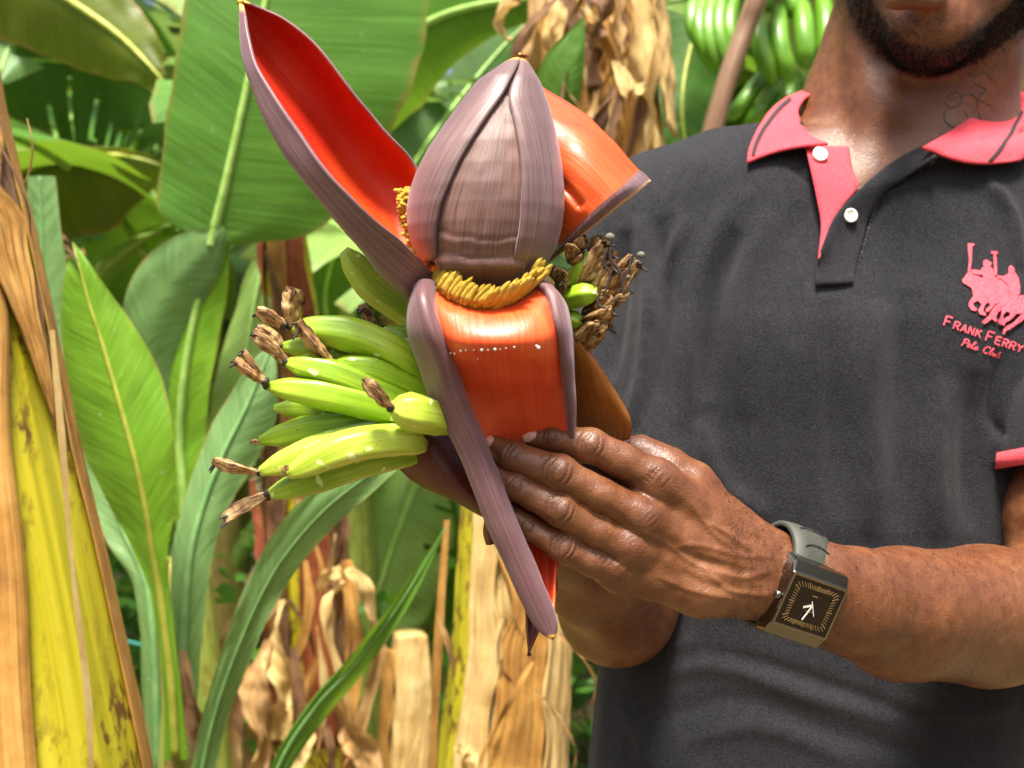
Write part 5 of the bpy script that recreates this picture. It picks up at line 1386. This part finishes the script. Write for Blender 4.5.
leaf_px(pB, [(180, 740, 1.58, 14, 14, 0, 0), (184, 650, 1.58, 16, 18, 0, 0), (190, 560, 1.58, 20, 20, .01, .01), (205, 500, 1.59, 22, 24, .01, .01), (225, 450, 1.60, 26, 30, .02, .02), (245, 410, 1.61, 24, 30, .02, .02), (262, 370, 1.62, 14, 16, 0, 0), (272, 345, 1.63, 2, 2, 0, 0)], 'leaf_blue', 'rib_dim', seed=2, ribr=.006)
# long narrow leaf sweeping to the right under the fruit
leaf_px(pB, [(196, 800, 1.46, 10, 12, 0, 0), (214, 720, 1.44, 12, 13, 0, 0), (242, 640, 1.40, 16, 16, .0, .0), (276, 570, 1.36, 22, 17, .01, .0), (320, 515, 1.31, 24, 18, .012, .0), (365, 478, 1.27, 18, 16, .01, .0), (400, 455, 1.25, 8, 9, 0, 0), (425, 440, 1.24, 1, 1, 0, 0)], 'leaf_blue', 'rib_dim', seed=3, ribr=.003, wave=.012)
# thin blade
leaf_px(pB, [(250, 860, 1.62, 6, 9, 0, 0), (278, 768, 1.58, 7, 12, 0, 0), (315, 708, 1.55, 8, 15, 0, .01), (350, 670, 1.52, 9, 13, 0, .01), (385, 625, 1.5, 8, 10, 0, 0), (415, 580, 1.49, 6, 7, 0, 0), (445, 528, 1.48, .5, .5, 0, 0)], 'leaf', 'rib_dim', seed=4, ribr=.003)
leaf_px(pB, [(160, 780, 1.75, 14, 14, 0, 0), (150, 600, 1.75, 14, 14, 0, 0), (120, 520, 1.78, 20, 24, 0, 0), (90, 430, 1.8, 26, 34, .02, .02), (62, 350, 1.8, 28, 40, .02, .02), (45, 300, 1.8, 24, 30, 0, 0), (42, 230, 1.8, 14, 20, 0, 0), (40, 176, 1.8, 12, 14, 0, 0)], 'leaf_blue', 'rib_dim', seed=5)
dry_leaf(pB, [(168, 560, 1.53), (164, 640, 1.52), (170, 720, 1.52), (168, 800, 1.53)], [3, 7, 6, 4], 'dry_pale', 12, crumple=.5)
dry_leaf(pB, [(182, 650, 1.50), (192, 700, 1.50), (200, 760, 1.51), (204, 830, 1.51)], [3, 10, 12, 8], 'dry_brown', 13, crumple=.6)
settle(pB)

# ---- 3. plant with the broad leaf that fills the upper left
pC = plant(px_root(190, 2.05), 2.05, 'banana plant whose broad green leaf hangs behind the tall red bract', 'banana_plant')
stalk_px('pseudostem', [(185, 1300, 2.1), (190, 900, 2.1), (186, 700, 2.1), (184, 560, 2.08)], [60, 52, 40, 26], 'stem_green', pC)
leaf_px(pC, [(186, 560, 2.06, 7, 7, 0, 0), (184, 500, 2.04, 14, 16, 0, 0), (180, 440, 2.03, 30, 26, .01, 0), (184, 380, 2.01, 42, 27, .03, 0), (194, 320, 2.0, 52, 28, .06, 0), (206, 268, 1.99, 36, 24, .10, -.01), (214, 234, 1.98, 10, 16, .08, 0)], 'leaf_yellow', 'rib', seed=6, n=44, wave=.012, ribr=.008, rib_end=.7)
leaf_px(pC, [(211, 246, 1.965, 10, 4, .0, .0), (215, 228, 1.96, 62, 46, .01, .01), (222, 200, 1.95, 71, 96, .02, .03), (230, 165, 1.94, 74, 122, .02, .05), (240, 120, 1.93, 78, 138, .02, .06), (253, 60, 1.92, 82, 150, .02, .07), (266, 0, 1.92, 84, 156, .02, .08), (284, -80, 1.93, 78, 140, .02, .08), (306, -160, 1.95, 40, 70, 0, .03), (320, -210, 1.97, 2, 2, 0, 0)], 'leaf', 'rib', seed=7, n=90, wave=.012, ribr=.0085, rib_end=.35, freq=4, nv=18)
leaf_px(pC, [(168, 420, 2.03, 3, 3, 0, 0), (152, 370, 2.0, 16, 20, 0, .02), (150, 325, 1.98, 30, 34, 0, .03), (170, 284, 1.97, 36, 34, 0, .03), (200, 252, 1.96, 26, 26, 0, .02), (224, 228, 1.95, 4, 4, 0, 0)], 'leaf_blue', None, seed=71, n=36)
settle(pC)

# ---- 4. plant above left: olive underside leaves
pD = plant(px_root(-190, 2.9), 2.9, 'banana plant with olive leaves arching in from the upper left corner')
stalk_px('pseudostem', [(-190, 1100, 3.0), (-190, 600, 3.0), (-180, 200, 2.95), (-120, -60, 2.9)], [110, 95, 60, 26], 'stem', pD)
leaf_px(pD, [(-110, -70, 2.8, 20, 20, 0, 0), (-20, -60, 2.7, 70, 80, .02, .10), (60, -6, 2.6, 50, 60, .02, .10), (115, 32, 2.55, 34, 44, .02, .08), (150, 66, 2.5, 20, 22, 0, .04), (178, 100, 2.5, 2, 4, 0, 0)], 'leaf_olive', 'rib_y', seed=8, wave=.02, ribr=.013)
leaf_px(pD, [(-100, 240, 2.8, 20, 20, 0, 0), (-20, 190, 2.7, 30, 60, 0, .05), (50, 162, 2.65, 13, 74, 0, .08), (110, 155, 2.62, 8, 66, 0, .08), (150, 162, 2.6, 6, 34, 0, .04), (172, 172, 2.6, 1, 2, 0, 0)], 'leaf_olive', 'rib_y', seed=9, wave=.018, ribr=.012)
leaf_px(pD, [(-60, 60, 3.0, 30, 30, 0, 0), (20, 60, 3.0, 44, 60, 0, .1), (90, 66, 3.0, 50, 90, 0, .1), (150, 90, 3.0, 40, 110, 0, .1), (190, 120, 3.0, 10, 30, 0, 0)], 'leaf_dark', 'rib', seed=10, wave=.03, tear=12)
settle(pD)

# ---- 5. leaves seen above and beside the bud
pE = plant(px_root(345, 2.6), 2.6, 'banana plant with a pale curling leaf just behind the tip of the bud')
stalk_px('pseudostem', [(330, 1100, 2.7), (332, 700, 2.7), (330, 420, 2.68), (334, 300, 2.66)], [58, 50, 36, 20], 'stem_green', pE)
leaf_px(pE, [(334, 300, 2.64, 6, 6, 0, 0), (340, 200, 2.6, 10, 16, 0, 0), (356, 120, 2.5, 20, 34, 0, .02), (385, 62, 2.42, 30, 50, 0, .06), (430, 22, 2.36, 40, 46, 0, .06), (500, 2, 2.3, 46, 24, 0, .04), (590, 0, 2.3, 20, 10, 0, 0), (640, 12, 2.3, 1, 1, 0, 0)], 'leaf', 'rib', seed=14, wave=.012, ribr=.013, rib_end=.4)
leaf_px(pE, [(334, 320, 2.75, 8, 8, 0, 0), (368, 240, 2.8, 26, 26, 0, 0), (410, 170, 2.85, 60, 50, 0, .05), (455, 105, 2.9, 70, 60, 0, .06), (500, 50, 2.95, 60, 50, 0, .04), (540, 10, 3.0, 30, 30, 0, 0)], 'leaf_dark', 'rib', seed=15, tear=7, wave=.03, ribr=.010)
leaf_px(pE, [(332, 340, 2.6, 4, 4, 0, 0), (325, 300, 2.58, 18, 18, 0, .01), (332, 262, 2.56, 26, 24, 0, .02), (345, 232, 2.55, 18, 16, 0, 0), (356, 205, 2.55, 1, 1, 0, 0)], 'leaf', 'rib', seed=16)
dry_leaf(pE, [(412, 92, 2.6), (440, 84, 2.6), (470, 82, 2.6), (498, 76, 2.6)], [3, 5, 4, 1], 'leaf_blue', 17, name='torn_leaf_strip', twist=.3)
dry_leaf(pE, [(400, 100, 2.62), (430, 100, 2.6), (455, 96, 2.6), (485, 96, 2.6)], [3, 5, 4, 1], 'leaf_blue', 18, name='torn_leaf_strip', twist=.3)
settle(pE)

# ---- 6. dead-leaved trunk above the shoulder
pF = plant(px_root(600, 2.1), 2.1, 'tall banana trunk hung with bright dry tan leaves behind the bud')
st = spline(np.array([(730, 1250, 2.25), (712, 800, 2.22), (668, 420, 2.16), (618, 180, 2.13), (604, 60, 2.12), (598, -60, 2.12), (600, -200, 2.12)], float), 50); CF = PA(st); rF = np.full(50, 52*2.12/FPX)
tube_obj('pseudostem', CF, rF, MAT['stem_tan'], pF, n=30)
for k, (a0, a1, t0, t1, m) in enumerate([(-95, -30, .55, .95, 'dry_sheath'), (-40, 15, .6, 1, 'dry_brown'), (5, 60, .62, 1, 'dry_pale'), (45, 100, .55, 1, 'dry_pale'), (-10, 30, .5, .82, 'dry_sheath')]):
    sheath('dry_sheath', CF, rF, a0, a1, t0, t1, m, pF, .010+.003*k, 30+k, .012, ragged=.4)
for k, (pts, wv_, m) in enumerate([([(540, -20, 1.98), (532, 40, 1.95), (516, 90, 1.95), (502, 150, 1.96)], [8, 16, 9, 2], 'dry'), ([(560, -20, 1.96), (556, 30, 1.94), (552, 70, 1.93), (540, 110, 1.94)], [8, 18, 14, 3], 'dry_pale'),
        ([(510, 40, 2.0), (500, 20, 2.0), (506, -10, 2.0)], [3, 4, 3], 'dry_pale'), ([(636, -30, 1.96), (640, 40, 1.94), (644, 100, 1.95), (640, 190, 1.96)], [9, 12, 7, 4], 'dry_pale'), ([(616, 60, 1.94), (630, 90, 1.92), (640, 84, 1.93), (650, 110, 1.94), (646, 150, 1.95)], [5, 10, 9, 7, 3], 'dry_pale'),
        ([(600, 90, 1.95), (592, 120, 1.94), (604, 150, 1.95), (598, 190, 1.96)], [7, 10, 7, 3], 'dry'), ([(576, 100, 1.95), (570, 150, 1.94), (574, 220, 1.95)], [9, 14, 8], 'dry_sheath'), ([(650, 20, 1.97), (655, 60, 1.96), (650, 110, 1.97), (662, 150, 1.97)], [4, 5, 4, 1], 'dry_pale'),
        ([(605, -20, 1.93), (600, 20, 1.92), (590, 50, 1.93)], [12, 14, 4], 'dry_brown'), ([(625, -20, 1.95), (618, 30, 1.93), (622, 80, 1.94)], [8, 9, 3], 'dry')]):
    dry_leaf(pF, pts, wv_, m, 40+k)
leaf_px(pF, [(548, 150, 1.93, 6, 6, 0, 0), (556, 110, 1.92, 22, 20, 0, .01), (566, 72, 1.91, 26, 18, 0, .01), (576, 42, 1.91, 15, 10, 0, 0), (583, 18, 1.91, 1, 1, 0, 0)], 'leaf', None, seed=50, n=30)
shreds(pF, 520, 650, -60, 120, 1.96, 26, 400)
settle(pF)

# ---- 7. plant bearing the green bunch, upper right
pG = plant(px_root(745, 2.7), 2.7, 'banana plant carrying an unripe green bunch above the man\'s shoulder')
stalk_px('pseudostem', [(840, 1200, 2.95), (850, 600, 2.95), (845, 200, 2.95), (820, -120, 2.9)], [80, 72, 62, 40], 'stem_green', pG)
stalk_px('leaf_stalk', [(690, 250, 2.3), (706, 160, 2.28), (724, 90, 2.27), (745, 30, 2.28), (770, -30, 2.32), (815, -120, 2.8)], [10, 11, 10, 10, 11, 20], 'petiole', pG)
leaf_px(pG, [(815, -130, 2.85, 10, 10, 0, 0), (760, -90, 2.75, 60, 40, .1, 0), (715, -20, 2.7, 60, 55, .1, 0), (690, 50, 2.65, 50, 50, .08, 0), (682, 110, 2.6, 36, 60, .05, 0), (690, 170, 2.6, 4, 8, 0, 0)], 'leaf_dark', 'rib_y', seed=52, ribr=.01, wave=.02)
leaf_px(pG, [(815, -130, 2.6, 10, 10, 0, 0), (740, -60, 2.5, 30, 20, 0, 0), (700, -10, 2.5, 26, 16, 0, 0), (660, 4, 2.5, 3, 3, 0, 0)], 'leaf_pale', 'rib', seed=53)
leaf_px(pG, [(850, 420, 2.9, 8, 8, 0, 0), (760, 300, 2.85, 24, 24, 0, 0), (700, 190, 2.8, 50, 46, 0, 0), (668, 110, 2.8, 46, 46, 0, 0), (655, 50, 2.8, 24, 24, 0, 0), (650, 0, 2.8, 2, 2, 0, 0)], 'leaf_dark', 'rib', seed=54, wave=.02, ribr=.008)
leaf_px(pG, [(850, 420, 2.8, 8, 8, 0, 0), (940, 260, 2.7, 24, 24, 0, 0), (1010, 160, 2.6, 40, 46, 0, 0), (1030, 60, 2.6, 46, 46, 0, 0), (1035, -20, 2.6, 24, 24, 0, 0)], 'dry_brown', None, seed=55, wave=.03, tear=5)
settle(pG)
gB = empty('banana_bunch', P(770, 60, 2.4), 'hanging bunch of unripe deep green bananas left of the man\'s neck', 'banana bunch')
tube_obj('bunch_stalk', PA(spline(np.array([(800, -120, 2.62), (780, -60, 2.5), (772, 40, 2.5), (768, 170, 2.5)], float), 14)), np.full(14, .03), MAT['stem_green'], gB, n=12)
def bigb(x0, y0, x1, y1, r_, Y, bend, seed):
    n = 18; t = np.linspace(0, 1, n)[:, None]; a, b = np.array([x0, y0, Y+.05]), np.array([x1, y1, Y]); pts = a*(1-t)+b*t; pts[:, 0] += (bend*np.sin(np.pi*t)).ravel(); pts[:, 2] -= .03*np.sin(np.pi*t).ravel()
    rr = r_/FPX*Y*np.interp(t.ravel(), [0, .1, .3, .8, .95, 1], [.5, .8, 1, 1, .6, .25])
    tube_obj('banana', PA(pts), rr, MAT['banana_dark'], gB, n=14, prof=ridge5, roll=seed)
for k, q in enumerate([(706, -6, 722, 74, 8.5, 2.36, -14), (716, -8, 730, 80, 8.5, 2.35, -14), (726, -10, 737, 78, 8, 2.34, -12), (736, -8, 744, 70, 8, 2.35, -10), (758, 0, 776, 84, 10, 2.36, -7), (780, 6, 792, 82, 10, 2.35, -6), (801, 0, 806, 70, 10, 2.35, 1), (822, -4, 822, 64, 10, 2.36, 4), (700, -12, 712, 60, 7.5, 2.38, -14),
                       (800, 74, 770, 120, 9, 2.40, 4), (830, 60, 810, 108, 9, 2.40, 4), (780, 84, 745, 124, 8, 2.42, 4), (765, 70, 728, 120, 8, 2.42, 2), (842, -10, 842, 50, 9, 2.38, 3), (790, -20, 796, 20, 9, 2.40, 0), (760, -24, 765, 14, 9, 2.40, 0), (812, 90, 792, 134, 8, 2.43, 3)]):
    bigb(*q, k*.7)
settle(gB)

# ---- 8. stem with red-brown sheaths and curled dead leaves, lower middle left
pH = plant(px_root(300, 2.2), 2.2, 'slim banana stem in red-brown sheaths with curled dry leaves below the fruit')
st = spline(np.array([(318, 1200, 2.25), (316, 900, 2.25), (312, 700, 2.22), (304, 520, 2.2), (298, 380, 2.2), (285, 240, 2.2), (276, 120, 2.2)], float), 60); CH = PA(st); rH = np.interp(np.linspace(0, 1, 60), [0, .4, .8, 1], [44, 38, 24, 12])*2.2/FPX
tube_obj('pseudostem', CH, rH, MAT['stem'], pH, n=24)
for k, (a0, a1, t0, t1, m) in enumerate([(0, 48, .3, .88, 'dry_red'), (-90, -40, .3, .85, 'dry_red'), (40, 95, .3, .72, 'dry_brown'), (-45, -15, .35, .6, 'dry_brown'), (-20, 6, .55, .92, 'dry_sheath')]):
    sheath('dry_sheath', CH, rH, a0, a1, t0, t1, m, pH, .005+.002*k, 60+k, .006, ragged=.3)
for k, (pts, wv_, m) in enumerate([([(318, 590, 2.05), (328, 578, 2.03), (348, 572, 2.02), (366, 590, 2.03), (372, 620, 2.04)], [4, 9, 7, 9, 3], 'dry_pale'), ([(346, 582, 2.04), (330, 600, 2.02), (328, 640, 2.02), (345, 690, 2.03), (352, 730, 2.04)], [6, 9, 6, 5, 3], 'dry_pale'),
        ([(372, 615, 2.06), (378, 650, 2.05), (368, 700, 2.06), (350, 760, 2.06), (340, 820, 2.06)], [3, 8, 6, 9, 5], 'dry'), ([(278, 600, 2.06), (276, 650, 2.04), (284, 690, 2.04), (278, 740, 2.05)], [8, 16, 14, 8], 'dry_pale'),
        ([(270, 640, 2.05), (258, 690, 2.03), (262, 740, 2.04), (250, 800, 2.04)], [5, 18, 14, 10], 'dry'), ([(290, 690, 2.05), (300, 730, 2.03), (286, 790, 2.04)], [6, 16, 14], 'dry_pale'), ([(250, 660, 2.07), (240, 720, 2.06), (260, 790, 2.06)], [3, 6, 6], 'dry_brown'),
        ([(330, 690, 2.05), (352, 730, 2.04), (372, 770, 2.04), (380, 830, 2.04)], [8, 18, 12, 6], 'dry'), ([(298, 500, 2.1), (290, 560, 2.08), (282, 600, 2.08)], [3, 6, 3], 'dry'), ([(330, 440, 2.12), (342, 520, 2.1), (338, 600, 2.1)], [4, 8, 5], 'dry_brown'), ([(265, 250, 2.12), (280, 310, 2.1), (278, 380, 2.1)], [2, 6, 3], 'dry_brown'),
        ([(252, 480, 2.12), (262, 560, 2.1), (256, 640, 2.1)], [3, 7, 4], 'dry_red'), ([(345, 560, 2.08), (356, 640, 2.07), (350, 720, 2.07), (356, 800, 2.07)], [7, 12, 9, 12], 'dry_sheath'), ([(236, 620, 2.2), (222, 690, 2.2), (230, 780, 2.2)], [8, 14, 16], 'dry'), ([(214, 640, 2.25), (206, 700, 2.25), (216, 790, 2.25)], [5, 12, 16], 'dry_brown')]):
    dry_leaf(pH, pts, wv_, m, 70+k)
leaf_px(pH, [(292, 330, 2.22, 5, 5, 0, 0), (268, 260, 2.2, 10, 10, 0, 0), (250, 330, 2.15, 22, 24, 0, .02), (240, 400, 2.12, 36, 30, 0, .02), (222, 470, 2.12, 26, 24, 0, .02), (205, 520, 2.12, 2, 2, 0, 0)], 'leaf_pale', 'rib', seed=80, wave=.02)
shreds(pH, 245, 375, 520, 740, 2.06, 17, 500)
settle(pH)

# ---- 9. pale leafy plant, lower centre
pI = plant(px_root(395, 2.9), 2.9, 'banana plant with a pale green drooping leaf and strong midrib below the fruit')
stalk_px('pseudostem', [(440, 1000, 3.1), (436, 700, 3.1), (430, 560, 3.05), (425, 440, 3.0)], [60, 54, 40, 24], 'stem_green', pI)
leaf_px(pI, [(428, 430, 2.85, 8, 8, 0, 0), (420, 470, 2.8, 26, 30, 0, .02), (405, 510, 2.76, 52, 48, .02, .04), (388, 560, 2.74, 60, 62, .03, .06), (372, 612, 2.74, 52, 60, .03, .06), (360, 660, 2.75, 30, 36, 0, .02), (352, 700, 2.76, 2, 2, 0, 0)], 'leaf_pale', 'rib', seed=85, tear=6, wave=.03, ribr=.013)
leaf_px(pI, [(430, 440, 3.0, 8, 8, 0, 0), (450, 470, 2.95, 30, 30, 0, 0), (462, 530, 2.9, 44, 40, 0, .04), (466, 600, 2.9, 44, 36, 0, .04), (462, 660, 2.9, 20, 20, 0, 0)], 'leaf', 'rib', seed=86, tear=5, wave=.03)
leaf_px(pI, [(428, 440, 3.0, 8, 8, 0, 0), (390, 430, 2.98, 30, 30, 0, 0), (340, 450, 2.95, 44, 40, 0, .04), (300, 500, 2.95, 34, 36, 0, .04), (270, 560, 2.95, 4, 4, 0, 0)], 'leaf_pale', 'rib', seed=87, tear=7, wave=.04)
settle(pI)

# ---- 10. tan stems below the hands
pJ = plant(px_root(510, 1.75), 1.75, 'broad tan banana stem with one yellow sheath directly below the hanging bract')
st = spline(np.array([(490, 1300, 1.75), (494, 900, 1.75), (499, 768, 1.75), (508, 640, 1.75), (512, 520, 1.75), (516, 420, 1.75), (520, 330, 1.75)], float), 50); CJ = PA(st); rJ = np.interp(np.linspace(0, 1, 50), [0, .4, .7, 1], [66, 55, 46, 40])*1.75/FPX
tube_obj('pseudostem', CJ, rJ, MAT['stem_tan'], pJ, n=36)
sheath('yellow_sheath', CJ, rJ, -78, -42, .1, 1, 'stem', pJ, .006, 90, .002, ragged=.25)
sheath('dry_sheath', CJ, rJ, -8, 40, .1, .86, 'dry_sheath', pJ, .007, 91, .006, ragged=.7)
sheath('dry_sheath', CJ, rJ, 36, 84, .1, .9, 'dry_pale', pJ, .012, 92, .006, ragged=.6)
sheath('dry_sheath', CJ, rJ, -40, -12, .1, .95, 'dry_pale', pJ, .010, 93, .005, ragged=.6)
dry_leaf(pJ, [(447, 520, 1.68), (440, 620, 1.67), (434, 720, 1.67), (430, 820, 1.67)], [3, 5, 4, 5], 'dry_sheath', 94, crumple=.3, twist=.3)
dry_leaf(pJ, [(455, 748, 1.64), (466, 752, 1.63), (470, 770, 1.63), (462, 800, 1.64)], [3, 9, 9, 5], 'dry_pale', 95)
shreds(pJ, 430, 560, 560, 760, 1.66, 8, 600, 5)
settle(pJ)
pK = plant(px_root(405, 2.3), 2.3, 'short tan cut-off banana stump between the slim red stem and broad tan stem', 'banana_stump', None, 'banana stump')
st = spline(np.array([(400, 1100, 2.3), (403, 900, 2.3), (405, 768, 2.3), (408, 690, 2.3), (409, 632, 2.3)], float), 30); CK = PA(st); rK = np.interp(np.linspace(0, 1, 30), [0, .8, 1], [26, 21, 15])*2.3/FPX
tube_obj('pseudostem', CK, rK, MAT['stem_tan'], pK, n=20)
sheath('dry_sheath', CK, rK, -20, 60, .1, 1, 'dry_pale', pK, .006, 96, .006, ragged=.3); sheath('dry_sheath', CK, rK, -90, -30, .1, .93, 'dry_sheath', pK, .006, 97, .006, ragged=.3)
settle(pK)

# ---- blue-green twine between stems
tw = tube_obj('twine', PA(spline(np.array([(60, 628, 2.6), (105, 636, 2.6), (130, 642, 2.6), (160, 650, 2.62), (210, 668, 2.7), (300, 690, 2.9)], float), 30)), np.full(30, .003), M('turquoise_twine', (.05, .35, .32), .5).m, None, n=6)
tag(tw, 'thin turquoise twine strung behind the young sucker', 'twine')

# ---- fronds growing behind: whole plants in rows
def world_leaf(parent, base, az, L, wmax, rise, mat, seed, tear=6, n=34, nv=7, dr=.25):
    rg = random.Random(seed); t = np.linspace(0, 1, n); el = R(rise)-t**1.2*R(rg.uniform(75, 135)); ds = L/(n-1)
    h = np.cumsum(np.cos(el))*ds; z = np.cumsum(np.sin(el))*ds; d = np.array([math.sin(az), math.cos(az), 0]); C_ = np.asarray(base)+d*h[:, None]+np.array([0, 0, 1.])*z[:, None]
    sd = np.array([math.cos(az), -math.sin(az), 0]); tw = rg.uniform(-.6, .6)*t[:, None]; nz = np.stack([-np.sin(el)*d[0], -np.sin(el)*d[1], np.cos(el)], 1)
    S = sd*np.cos(tw)+nz*np.sin(tw); D = -nz*np.cos(tw)+sd*np.sin(tw)
    w_ = wmax*np.interp(t, [0, .13, .2, .35, .7, .9, 1], [.05, .06, .5, .95, 1, .6, .05])
    pts, uv, drop = leaf_geo(C_, S, D, w_, w_, w_*dr, w_*dr, nv, wmax*.10, seed, tear, 5)
    o = grid_obj('leaf', pts, MAT[mat], parent, uv=uv, drop=drop)
    tube_obj('midrib', C_, np.linspace(.022, .004, n), MAT['rib'], o, n=6)
def big_plant(x, y, h, nl, seed, label, dead=2):
    rg = random.Random(seed); p = plant(x, y, label)
    C_ = np.stack([x+np.linspace(0, rg.uniform(-.2, .2), 14), np.full(14, y), np.linspace(-.05, h, 14)], 1)
    tube_obj('pseudostem', C_, np.linspace(.13, .06, 14), MAT[rg.choice(['stem', 'stem_green', 'stem_tan'])], p, n=14)
    for k in range(nl):
        az = k*2.4+rg.uniform(-.4, .4); world_leaf(p, C_[-1]-np.array([0, 0, .12*(k % 4)]), az, rg.uniform(1.5, 2.4), rg.uniform(.18, .30), rg.uniform(45, 84), rg.choice(['leaf', 'leaf', 'leaf_dark', 'leaf_dark', 'leaf_dark', 'leaf_blue', 'leaf_pale', 'leaf_yellow']), seed*31+k, tear=rg.randint(8, 22), n=46)
    for k in range(dead):
        az = rg.uniform(0, 6.28); b = C_[9]; world_leaf(p, b, az, rg.uniform(1.0, 1.5), .13, 10, rg.choice(['dry', 'dry_brown', 'dry_sheath']), seed*57+k, tear=9, n=26, dr=.9)
    settle(p)
SPOT = [(-1.9, 3.6, 2.0, 'far left behind the olive leaves'), (-.95, 4.0, 1.7, 'behind the leaning left trunk'), (.05, 3.9, 1.5, 'behind the bud'), (1.15, 3.9, 2.0, 'behind the man\'s left shoulder'), (1.9, 4.2, 1.9, 'furthest right in the front row'),
        (-2.9, 5.4, 2.5, 'second row, leftmost'), (-1.5, 5.5, 2.2, 'second row, above the left trunk'), (-.45, 5.2, 2.3, 'second row, behind the broad leaf'), (.6, 5.5, 2.2, 'second row, behind the dry trunk'), (1.6, 5.6, 2.4, 'second row, behind the bunch'), (2.8, 5.6, 2.3, 'second row, rightmost'), (-1.45, 3.15, 1.05, 'low behind the upper left olive leaves'), (-.75, 3.2, .95, 'low behind the young sucker'),
        (-4.2, 7.5, 2.9, 'back row, leftmost'), (-2.6, 7.6, 3.0, 'back row, second from left'), (-1.1, 7.4, 2.9, 'back row, third from left'), (.2, 7.6, 3.0, 'back row, in the middle'), (1.5, 7.5, 2.9, 'back row, third from right'), (2.9, 7.7, 3.0, 'back row, second from right'), (4.3, 7.6, 2.9, 'back row, rightmost')]
for k, (x, y, h, where) in enumerate(SPOT):
    big_plant(x, y, h, 9 if y < 7 else 8, 100+k, 'leafy banana plant '+where)
# ---- low weeds
def weed_mat():
    m = M('weed_leaf', rough=.5); n = m.noise(m.coord(), 6, 3); c = m.ramp(n, [(.3, (.035, .13, .02)), (.7, (.12, .30, .04))]); m.base(c); m.translucent(.35, (.3, .6, .06)); return m.m
N = 42000; cx = nrg.uniform(-3.2, 3.2, N); cy = nrg.uniform(2.6, 7.5, N)
dens = np.array([mnoise.noise(Vector((a*1.3, b*1.3, 4))) for a, b in zip(cx, cy)]); k = dens > -.25; cx, cy, dens = cx[k], cy[k], dens[k]; N = len(cx)
hz = nrg.uniform(0, 1, N)**.7*(.45+.7*np.clip(dens+.3, 0, 1)); c = np.stack([cx, cy, hz], 1)
u = nrg.normal(0, 1, (N, 3)); u[:, 2] *= .5; u /= np.linalg.norm(u, axis=1, keepdims=True); v_ = np.cross(u, nrg.normal(0, 1, (N, 3))); v_ /= np.linalg.norm(v_, axis=1, keepdims=True)
sz = nrg.uniform(.018, .045, N)[:, None]
V = np.stack([c-u*sz, c+v_*sz*.5, c+u*sz, c-v_*sz*.5], 1).reshape(-1, 3)
wd_ = mesh_obj('weeds', V, np.arange(4*N).reshape(-1, 4), weed_mat(), None, smooth=False); tag(wd_, 'low green weeds covering the ground between the stems', 'weeds', kind='stuff')
